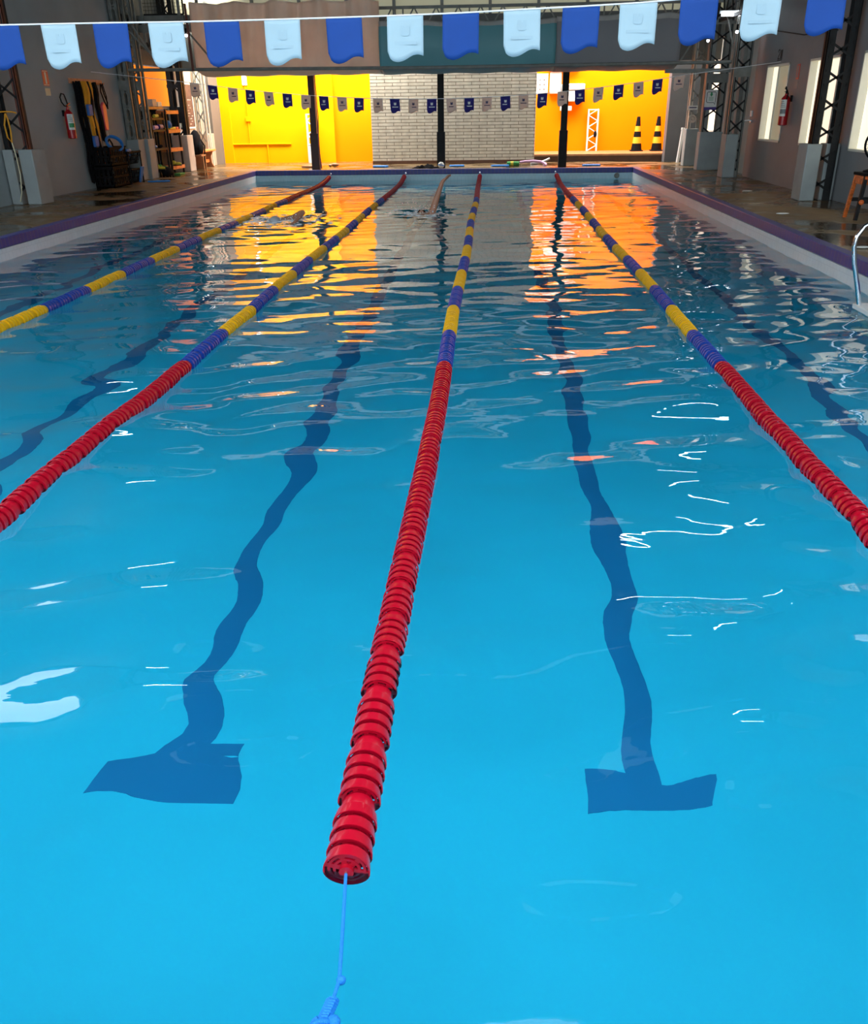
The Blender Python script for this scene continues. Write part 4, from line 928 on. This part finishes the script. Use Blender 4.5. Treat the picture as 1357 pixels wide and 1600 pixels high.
MB().box(1.42, 1.80, 29.985, 29.999, 2.14, 2.72).build('sheet', M['label_white'], t, smooth=False)
d = MB()
for k in range(6): d.lathe([(0.028, 0), (0.028, 0.004)], (1.55+0.13*(k % 2), 29.984, 2.28+0.13*(k//2)), (0, -1, 0), 10)
d.build('dots', M['label_grey'], t)
# deck clutter
def kickboard(x, y, ang, m, lab, z=ZD, L=0.42, w=0.28):
    c, s = math.cos(ang), math.sin(ang); pl = [(-w/2, -L/2), (w/2, -L/2), (w/2, L*0.2), (w*0.36, L*0.42), (0, L/2), (-w*0.36, L*0.42), (-w/2, L*0.2)]
    b = MB().prism(pl, (x, y, z+0.002), (c, s, 0), (-s, c, 0), 0.04)
    return tag(b.build('kickboard', M[m], bev=0.008), lab, 'kickboard', 'kickboards')
kickboard(-5.2, 26.4, 1.4, 'wood', 'dark kickboard on the far deck left of the cable post', L=0.5)
kickboard(-3.12, 26.1, 1.3, 'blue_foam', 'blue kickboard on the far deck at the left end of the brick wall')
kickboard(-0.92, 26.0, 1.7, 'blue_foam', 'blue kickboard beside the middle dark post')
kickboard(0.30, 25.85, 1.6, 'blue_foam', 'blue kickboard beside the green float', L=0.5)
kickboard(2.82, 25.7, 1.5, 'blue_foam', 'blue kickboard on the far deck right of the dark post', L=0.5)
t = thing('pull_buoy', (0.66, 26.0, ZD), 'green foam float with a yellow band on the far deck', 'pull buoy')
MB().tube([(0.50, 26.0, ZD+0.062), (0.84, 26.0, ZD+0.062)], 0.06, 14).build('body', M['green_foam'], t); MB().tube([(0.60, 26.0, ZD+0.063), (0.68, 26.0, ZD+0.063)], 0.0625, 14).build('band', M['yellow_foam'], t)
tag(MB().tube([(0.86, 26.05, ZD+0.09), (1.0, 26.05, ZD+0.11), (1.25, 26.08, ZD+0.12), (1.45, 26.1, ZD+0.10), (1.58, 26.0, ZD+0.05), (1.58, 25.85, ZD+0.036), (1.52, 25.72, ZD+0.036)], 0.036, 12).build('pool_noodle', M['pink_foam']), 'bent lilac foam noodle on the far deck', 'pool noodle')
tag(MB().tube([(1.2, 26.75, ZD+0.03), (1.4, 26.8, ZD+0.03), (1.6, 26.9, ZD+0.08), (1.75, 26.95, ZD+0.14)], 0.03, 10).build('pool_noodle', M['white_plastic']), 'short white foam noodle at the right end of the brick wall', 'pool noodle')
t = thing('ball', (-1.33, 25.25, ZD), 'small white and blue ball at the foot of the middle post', 'ball')
MB().ball((-1.32, 25.25, ZD+0.085), 0.085, 20).build('shell', M['label_white'], t); MB().lathe([(0.0862, -0.012), (0.0867, 0.0), (0.0862, 0.012)], (-1.32, 25.25, ZD+0.085), (0.2, 0.1, 1), 20).build('stripe', M['blue_foam'], t)
b = MB(); n, r = 26, 12; vs = []
for j in range(r+1):
    for i in range(n+1):
        u, v = i/n*2-1, j/r*2-1
        edge = max(0.0, 1-u*u*0.98)*max(0.0, 1-v*v*0.98)
        z = ZD+0.004+edge*(0.07+0.035*math.sin(7*u+2.3*v)+0.022*math.sin(5*v-9*u)+0.012*math.sin(21*u+6*v))
        vs.append((-1.72+0.37*u*(1+0.12*math.sin(5*v))+0.02*math.sin(9*v), 25.42+0.13*v*(1+0.25*math.sin(4*u)), max(z, ZD+0.004)))
b.add(vs, [(j*(n+1)+i, j*(n+1)+i+1, (j+1)*(n+1)+i+1, (j+1)*(n+1)+i) for j in range(r) for i in range(n)])
tw = tag(b.build('towel', M['black_fabric'], angle=3.0), 'crumpled black towel on the deck left of the middle post', 'towel')
sm = tw.modifiers.new('cloth', 'SOLIDIFY'); sm.thickness = 0.004
tag(MB().ball((-4.50, 26.6, ZD+0.05), (0.13, 0.08, 0.05), 14).ball((-4.62, 26.55, ZD+0.04), (0.06, 0.07, 0.04), 10).build('goggle_case', M['wood']), 'small brown case on the deck right of the cable post', 'case')
t = thing('inlet_fitting', (3.43, YF-0.03, 0.06), 'small grey inlet fitting on the far pool wall', 'fitting')
MB().lathe([(0.07, 0), (0.07, 0.02), (0.045, 0.03), (0.045, 0.07), (0.03, 0.075)], (3.43, YF-0.012, 0.08), (0, -1, 0), 18).build('flange', M['grey_steel'], t)

# ------------------------------------------------------------------ right side things
t = thing('poster', (5.39, 23.5, 1.65), 'white poster with a speech bubble outline and purple foot', 'poster')
MB().box(5.24, 5.53, 23.50, 23.508, 1.70, 2.10).build('sheet', M['label_white'], t, smooth=False)
MB().box(5.24, 5.53, 23.496, 23.508, 1.655, 1.72).build('foot', M['purple'], t, smooth=False)
bub = [(5.29, 2.05), (5.48, 2.05), (5.495, 2.03), (5.495, 1.85), (5.49, 1.83), (5.49, 1.775), (5.45, 1.82), (5.30, 1.82), (5.28, 1.84), (5.28, 2.03)]
MB().tube([(x, 23.498, z) for x, z in bub], 0.007, 6, closed=True).build('bubble_outline', M['dark_steel'], t)
lf = MB(); lf.prism([(0, -0.05), (0.03, -0.015), (0.02, 0.03), (0, 0.055), (-0.02, 0.03), (-0.03, -0.015)], (5.385, 23.497, 2.0), (1, 0, 0), (0, 0, 1), 0.003)
for k in range(3): lf.box(5.33, 5.44, 23.496, 23.499, 1.87+0.03*k, 1.88+0.03*k)
lf.build('leaf_mark', M['label_green'], t, smooth=False)
t = thing('name_plate', (5.3, 25.26, 1.7), 'small white plate with a dark line of print on the far right column', 'sign')
MB().box(5.22, 5.47, 25.26, 25.27, 1.66, 1.76).build('plate', M['label_white'], t, smooth=False); MB().box(5.25, 5.44, 25.256, 25.262, 1.695, 1.725).build('print_line', M['print_dark'], t, smooth=False)
t = thing('wall_fan_disc', (5.36, 25.26, 1.42), 'round grey disc fitting on the far right column', 'fitting')
MB().lathe([(0.10, 0), (0.10, 0.03), (0.07, 0.035), (0.065, 0.02), (0.03, 0.02), (0.02, 0.05)], (5.36, 25.28, 1.44), (0, -1, 0), 20).build('disc', M['pale_wood'], t)
t = thing('pipe_post', (5.42, 26.85, ZD), 'white plastic pipe standing beside the grey end wall', 'pipe')
MB().tube([(5.40, 26.85, ZD), (5.47, 26.85, 1.17)], 0.045, 12).build('pipe', M['white_plastic'], t)
MB().tube([(5.465, 26.85, 1.14), (5.47, 26.85, 1.2)], 0.052, 12).build('cap', M['white_plastic'], t)
t = thing('hose', (5.72, 21.15, 0.6), 'thin white hose hanging from a tap on the right wall', 'hose')
MB().tube([(5.78, 21.1, 1.43), (5.70, 21.1, 1.45), (5.62, 21.12, 1.44), (5.585, 21.15, 1.36), (5.59, 21.2, 1.2), (5.62, 21.2, 1.0), (5.60, 21.2, 0.85), (5.585, 21.2, 0.7), (5.60, 21.2, 0.58)], 0.016, 8).build('tube', M['white_plastic'], t)
MB().box(5.74, 5.80, 21.06, 21.14, 1.40, 1.46).build('tap', M['chrome'], t, bev=0.008)
tag(MB().box(5.77, 5.80, 21.2, 21.3, 1.52, 1.64).build('switch_box', M['white_plastic'], bev=0.008), 'small white switch box on the right wall above the hose', 'switch')
tag(MB().tube([(5.62, 19.9, 3.1), (5.72, 18.2, 2.9), (5.75, 16.6, 2.86)], 0.012, 6).build('wall_cable', M['dark_steel']), 'black cable sagging high along the right wall', 'cable')

t = thing('tube_lamp', (5.25, 21.2, 3.5), 'bright white tube lamp below the right eaves truss', 'lamp', 'lit lamps of the hall')
MB().box(4.85, 5.75, 21.22, 21.3, 3.52, 3.57).build('housing', M['white_plastic'], t, smooth=False); MB().tube([(4.88, 21.2, 3.49), (5.72, 21.2, 3.49)], 0.028, 10).build('tube', M['lamp'], t)
for (x, y, z, lab) in ((5.05, 23.0, 3.12, 'small bright bulb lamp left of the tube lamp'), (5.17, 20.9, 3.15, 'small bright bulb lamp below the tube lamp'), (-6.86, 21.6, 3.33, 'small bright bulb lamp at the left edge of the beige tarp')):
    t = thing('bulb_lamp', (x, y, z), lab, 'lamp', 'lit lamps of the hall')
    MB().ball((x, y, z), 0.032, 14).build('bulb', M['lamp'], t); MB().tube([(x, y, z+0.025), (x, y, z+0.14)], 0.02, 8).build('socket', M['black_plastic'], t)
    MB().tube([(x, y, z+0.12), (x, y, z+0.6)], 0.006, 6).build('cord', M['black_plastic'], t)

for X, lab in ((3.6, 'added ceiling lamp, out of view high over the rightmost lane rope'), (-6.0, 'added ceiling lamp, out of view high over the leftmost lane')):
    t = thing('glint_lamp', (X, 13.4, 4.6), lab, 'lamp', 'lit lamps of the hall')  # lamps added above the frame to put sparkles on the water
    MB().box(X-0.62, X+0.62, 13.34, 13.46, 4.60, 4.66).build('housing', M['white_plastic'], t, smooth=False)
    for dy in (-0.035, 0.035): MB().tube([(X-0.58, 13.4+dy, 4.57), (X+0.58, 13.4+dy, 4.57)], 0.022, 10).build('tube', M['glint_tube'], t)
    for dx in (-0.5, 0.5): MB().tube([(X+dx, 13.4, 4.66), (X+dx, 13.4, ZT)], 0.006, 6).build('hanger', M['black_plastic'], t)

# stool with a fan on it
t = thing('bar_stool', (5.32, 13.0, ZD), 'dark wooden stool with worn orange edges at the right margin', 'stool')
MB().box(5.11, 5.52, 12.8, 13.2, 0.85, 0.89).build('seat', M['black_plastic'], t, bev=0.01)
M['worn_orange'] = mat('worn_orange_paint', (0.55, 0.12, 0.02), 0.3, var=0.6, scale=25)
for (x0, x1, y0, y1) in ((5.13, 5.50, 12.81, 12.84), (5.13, 5.50, 13.16, 13.19), (5.13, 5.16, 12.82, 13.18), (5.47, 5.50, 12.82, 13.18)):
    MB().box(x0, x1, y0, y1, 0.74, 0.85).build('apron', M['worn_orange'], t, smooth=False)
for sx in (-1, 1):
    for sy in (-1, 1):
        xa, ya = 5.315+sx*0.165, 13.0+sy*0.165; xb, yb = 5.315+sx*0.22, 13.0+sy*0.20
        MB().bar((xa, ya, 0.85), (xb, yb, ZD), 0.045).build('leg', M['worn_orange' if sx < 0 and sy > 0 else 'dark_steel'], t, smooth=False)
MB().box(5.12, 5.51, 12.80, 12.83, 0.50, 0.55).build('rung', M['dark_steel'], t, smooth=False); MB().box(5.12, 5.51, 13.17, 13.2, 0.50, 0.55).build('rung', M['dark_steel'], t, smooth=False)
tag(MB().ball((5.12, 12.76, 0.52), 0.035, 12).build('reflector', M['orange_plastic']), 'small orange red knob on the stool rung', 'knob')
t = thing('desk_fan', (5.33, 13.0, 0.89), 'black round desk fan standing on the stool at the right margin', 'fan')
MB().lathe([(0.12, 0), (0.12, 0.02), (0.03, 0.05), (0.022, 0.2)], (5.29, 13.02, 0.89), seg=20).build('base', M['black_plastic'], t)
MB().lathe([(0.05, -0.06), (0.07, 0), (0.06, 0.1), (0.02, 0.13)], (5.29, 12.96, 1.25), (0, 1, 0), 18).build('motor', M['black_plastic'], t)
g = MB()
for r in (0.06, 0.10, 0.14, 0.18, 0.205):
    g.tube([(5.29+r*math.cos(a), 12.86+0.25*r*r, 1.25+r*math.sin(a)) for a in [2*PI*k/32 for k in range(32)]], 0.004, 5, closed=True)
for k in range(24):
    a = 2*PI*k/24; g.tube([(5.29+0.04*math.cos(a), 12.86, 1.25+0.04*math.sin(a)), (5.29+0.205*math.cos(a), 12.87, 1.25+0.205*math.sin(a))], 0.003, 5)
g.tube([(5.29+0.21*math.cos(a), 12.90, 1.25+0.21*math.sin(a)) for a in [2*PI*k/32 for k in range(32)]], 0.012, 6, closed=True)
g.build('guard', M['black_plastic'], t)
for k in range(3):
    a = 2*PI*k/3; MB().prism([(0.02, -0.03), (0.17, -0.07), (0.18, 0.03), (0.02, 0.03)], (5.29, 12.91, 1.25), (math.cos(a), 0.15, math.sin(a)), (-math.sin(a), 0, math.cos(a)), 0.005).build('blade', M['label_grey'], t, smooth=False)

# small debris on the right deck
for k, (x, y) in enumerate(((4.35, 13.6), (4.85, 17.4), (4.2, 10.2))):
    tag(MB().ball((x, y, ZD+0.012), (0.10, 0.045, 0.012), 12).build('paper_scrap', M['label_white']), ('pale scrap of paper on the wet right deck, halfway along', 'pale scrap of paper on the right deck by the black column', 'pale scrap of paper on the deck beside the ladder rail')[k], 'scrap', 'scraps on the right deck')

# ladder
t = thing('pool_ladder', (3.7, 8.0, 0.0), 'polished steel pool ladder with a white step at the right edge', 'ladder')
for y in (8.2, 7.66):
    MB().tube([(3.49, y, -1.0), (3.48, y, -0.3), (3.47, y, -0.02), (3.40, y, 0.22), (3.33, y, 0.44), (3.30, y, 0.58), (3.31, y, 0.67), (3.36, y, 0.755), (3.46, y, 0.82), (3.60, y, 0.85), (3.80, y, 0.84), (4.02, y, 0.77), (4.17, y, 0.65), (4.22, y, 0.5), (4.22, y, ZD)], 0.0215, 16).build('rail', M['chrome'], t)
for z in (0.035, -0.3, -0.6):
    MB().box(3.41, 3.62, 7.60, 8.27, z-0.02, z+0.03).build('tread', M['white_plastic'], t, bev=0.012)

# ------------------------------------------------------------------ swimmers
def skin_body(name, V, E, mt, parent, sub=2):
    keys = list(V); ix = {k: i for i, k in enumerate(keys)}; o0 = LOC[parent.name]
    me = bpy.data.meshes.new(name); me.from_pydata([tuple(Vector(V[k][0])-o0) for k in keys], [(ix[a], ix[b]) for a, b in E], [])
    me.materials.append(mt); o = bpy.data.objects.new(name, me); COL.objects.link(o); o.parent = parent
    sk = o.modifiers.new('skin', 'SKIN'); sk.use_smooth_shade = True
    if not me.skin_vertices: me.attributes  # layer is created with the modifier
    for i, k in enumerate(keys):
        r = V[k][1]; r = r if isinstance(r, tuple) else (r, r)
        me.skin_vertices[0].data[i].radius = r
    me.skin_vertices[0].data[0].use_root = True
    sb = o.modifiers.new('smooth', 'SUBSURF'); sb.levels = sub; sb.render_levels = sub
    return o
def swimmer(label, pose, cap, suit):
    t = thing('person', pose['pelvis'][0], label, 'person', 'swimmers in the pool')
    V = dict(pose); E = [('pelvis', 'waist'), ('waist', 'chest'), ('chest', 'neck'), ('neck', 'head'), ('head', 'crown'), ('head', 'nose')]
    for s in 'lr':
        E += [('chest', 'sh'+s), ('sh'+s, 'el'+s), ('el'+s, 'wr'+s), ('wr'+s, 'pa'+s), ('pelvis', 'hi'+s), ('hi'+s, 'kn'+s), ('kn'+s, 'an'+s), ('an'+s, 'to'+s)]
        p = Vector(V['pa'+s][0]); d = (p-Vector(V['wr'+s][0])).normalized(); side = Vector(V['side'+s][0]); nn = d.cross(side).normalized()
        del V['side'+s]
        V['kb'+s] = (p+d*0.035, (0.034, 0.015)); E.append(('pa'+s, 'kb'+s))
        for k, (o_, L) in enumerate(((-0.030, 0.062), (-0.010, 0.078), (0.010, 0.074), (0.029, 0.056))):
            a = p+d*0.045+side*o_; b_ = a+d*L*0.55+nn*0.006+side*o_*0.25; c = a+d*L+nn*0.02+side*o_*0.35
            for q, (nm, pt, r) in enumerate((('a', a, 0.0095), ('b', b_, 0.0088), ('c', c, 0.0075))): V['f%d%s%s' % (k, nm, s)] = (pt, r)
            E += [('kb'+s, 'f%da%s' % (k, s)), ('f%da%s' % (k, s), 'f%db%s' % (k, s)), ('f%db%s' % (k, s), 'f%dc%s' % (k, s))]
        a = p-d*0.01-side*0.035; V['ta'+s] = (a, 0.012); V['tb'+s] = (a+d*0.035-side*0.022, 0.010); V['tc'+s] = (a+d*0.065-side*0.028, 0.0085)
        E += [('pa'+s, 'ta'+s), ('ta'+s, 'tb'+s), ('tb'+s, 'tc'+s)]
    skin_body('body', V, E, M['skin'], t)
    h = Vector(pose['head'][0]); cr = Vector(pose['crown'][0]); ax = (cr-Vector(pose['neck'][0])).normalized(); nz = (Vector(pose['nose'][0])-h); nz = (nz-ax*nz.dot(ax)).normalized()
    c0 = h+ax*0.035
    MB().lathe([(0.108, -0.02), (0.110, 0.01), (0.104, 0.045), (0.085, 0.08), (0.05, 0.103), (0.0, 0.112)], c0-nz*0.012, (ax-nz*0.35).normalized(), 22).build('swim_cap', M[cap], t)
    sd = ax.cross(nz).normalized(); ey = h+nz*0.085+ax*0.012
    g = MB()
    for s in (-1, 1): q = ey+sd*0.034*s; g.ball(tuple(q), (0.024, 0.024, 0.018), 12)
    g.tube([tuple(ey+sd*0.1*math.sin(a)-nz*0.1*(1-math.cos(a))) for a in [-1.6+3.2*k/12 for k in range(13)]], 0.006, 6)
    g.build('goggles', M['black_plastic'], t)
    pv = Vector(pose['pelvis'][0]); wa = Vector(pose['waist'][0]); hh = (Vector(pose['hil'][0])+Vector(pose['hir'][0]))/2
    MB().lathe([(0.135, 0.0), (0.158, 0.06), (0.16, 0.16), (0.148, 0.24)], hh-(wa-pv).normalized()*0.06, (wa-pv), 20).build('swimsuit', M[suit], t)
    return t
X, Y, Z = -1.27, 16.75, -0.05
poseA = {'pelvis': ((X, Y-0.62, Z-0.10), (0.14, 0.11)), 'waist': ((X, Y-0.42, Z-0.08), (0.125, 0.10)), 'chest': ((X, Y-0.08, Z-0.05), (0.15, 0.12)), 'neck': ((X, Y+0.13, Z-0.03), 0.06), 'head': ((X, Y+0.27, Z-0.02), 0.095), 'crown': ((X, Y+0.36, Z-0.02), 0.075), 'nose': ((X, Y+0.27, Z+0.09), 0.018),
    'shl': ((X+0.20, Y, Z+0.0), 0.078), 'ell': ((X+0.31, Y+0.03, Z+0.33), 0.056), 'wrl': ((X+0.415, Y+0.03, Z+0.60), 0.036), 'pal': ((X+0.475, Y+0.01, Z+0.655), (0.042, 0.022)), 'sidel': ((-0.3, -0.9, 0.3), 0),
    'shr': ((X-0.19, Y, Z-0.08), 0.062), 'elr': ((X-0.28, Y-0.28, Z-0.20), 0.045), 'wrr': ((X-0.24, Y-0.52, Z-0.27), 0.03), 'par': ((X-0.22, Y-0.60, Z-0.28), (0.036, 0.018)), 'sider': ((0, 0.3, 0.95), 0),
    'hil': ((X+0.09, Y-0.70, Z-0.12), 0.10), 'hir': ((X-0.09, Y-0.70, Z-0.12), 0.10), 'knl': ((X+0.09, Y-1.10, Z-0.20), 0.062), 'knr': ((X-0.09, Y-1.12, Z-0.12), 0.062), 'anl': ((X+0.09, Y-1.50, Z-0.16), 0.038), 'anr': ((X-0.09, Y-1.52, Z-0.26), 0.038), 'tol': ((X+0.09, Y-1.68, Z-0.12), (0.04, 0.022)), 'tor': ((X-0.09, Y-1.70, Z-0.26), (0.04, 0.022))}
swimmer('swimmer with one tanned arm raised straight out of the water', poseA, 'navy_swim', 'navy_swim')
X, Y, Z = -3.62, 15.9, 0.0
poseB = {'pelvis': ((X+0.34, Y+0.52, Z-0.13), (0.14, 0.11)), 'waist': ((X+0.24, Y+0.36, Z-0.10), (0.125, 0.10)), 'chest': ((X+0.07, Y+0.08, Z-0.05), (0.15, 0.12)), 'neck': ((X-0.05, Y-0.12, Z-0.02), 0.06), 'head': ((X-0.12, Y-0.25, Z-0.03), 0.095), 'crown': ((X-0.17, Y-0.33, Z-0.03), 0.075), 'nose': ((X-0.15, Y-0.27, Z-0.12), 0.018),
    'shl': ((X+0.20, Y-0.06, Z+0.05), 0.075), 'ell': ((X+0.36, Y-0.20, Z+0.15), 0.05), 'wrl': ((X+0.27, Y-0.52, Z+0.02), 0.03), 'pal': ((X+0.24, Y-0.60, Z-0.01), (0.036, 0.018)), 'sidel': ((1, 0.2, 0.0), 0),
    'shr': ((X-0.14, Y+0.12, Z-0.04), 0.062), 'elr': ((X-0.32, Y-0.10, Z-0.16), 0.045), 'wrr': ((X-0.36, Y-0.34, Z-0.26), 0.03), 'par': ((X-0.37, Y-0.42, Z-0.29), (0.036, 0.018)), 'sider': ((-1, 0.2, 0), 0),
    'hil': ((X+0.46, Y+0.56, Z-0.15), 0.10), 'hir': ((X+0.30, Y+0.66, Z-0.15), 0.10), 'knl': ((X+0.68, Y+0.92, Z-0.22), 0.062), 'knr': ((X+0.52, Y+1.02, Z-0.13), 0.062), 'anl': ((X+0.90, Y+1.25, Z-0.16), 0.038), 'anr': ((X+0.74, Y+1.36, Z-0.24), 0.038), 'tol': ((X+0.99, Y+1.41, Z-0.12), (0.04, 0.022)), 'tor': ((X+0.83, Y+1.53, Z-0.26), (0.04, 0.022))}
swimmer('swimmer in a grey cap with face down in the splash, orange reflection around', poseB, 'cap_grey', 'navy_swim')

# splashes: droplets and foam flecks around the swimmers
def splash(name, cx, cy, n, sx, sy, h, lab):
    b = MB()
    for k in range(n):
        x = cx+random.gauss(0, sx); y = cy+random.gauss(0, sy); z = float(wave(x, y)); r = 0.006+0.013*random.random()
        if random.random() < 0.55: b.ball((x, y, z+0.002), (r*3.2, r*1.6, r*0.5), 6)
        else: b.ball((x, y, z+abs(random.gauss(0, h))), r*0.7, 6)
    return tag(b.build(name, M['foam'], origin=(cx, cy, 0)), lab, 'splash', 'white splashes round the swimmers', 'stuff')
splash('splash', -3.65, 15.65, 380, 0.38, 0.35, 0.07, 'white splash around the face down swimmer')
splash('splash', -1.25, 16.75, 240, 0.26, 0.35, 0.09, 'white splash around the swimmer with the raised arm')
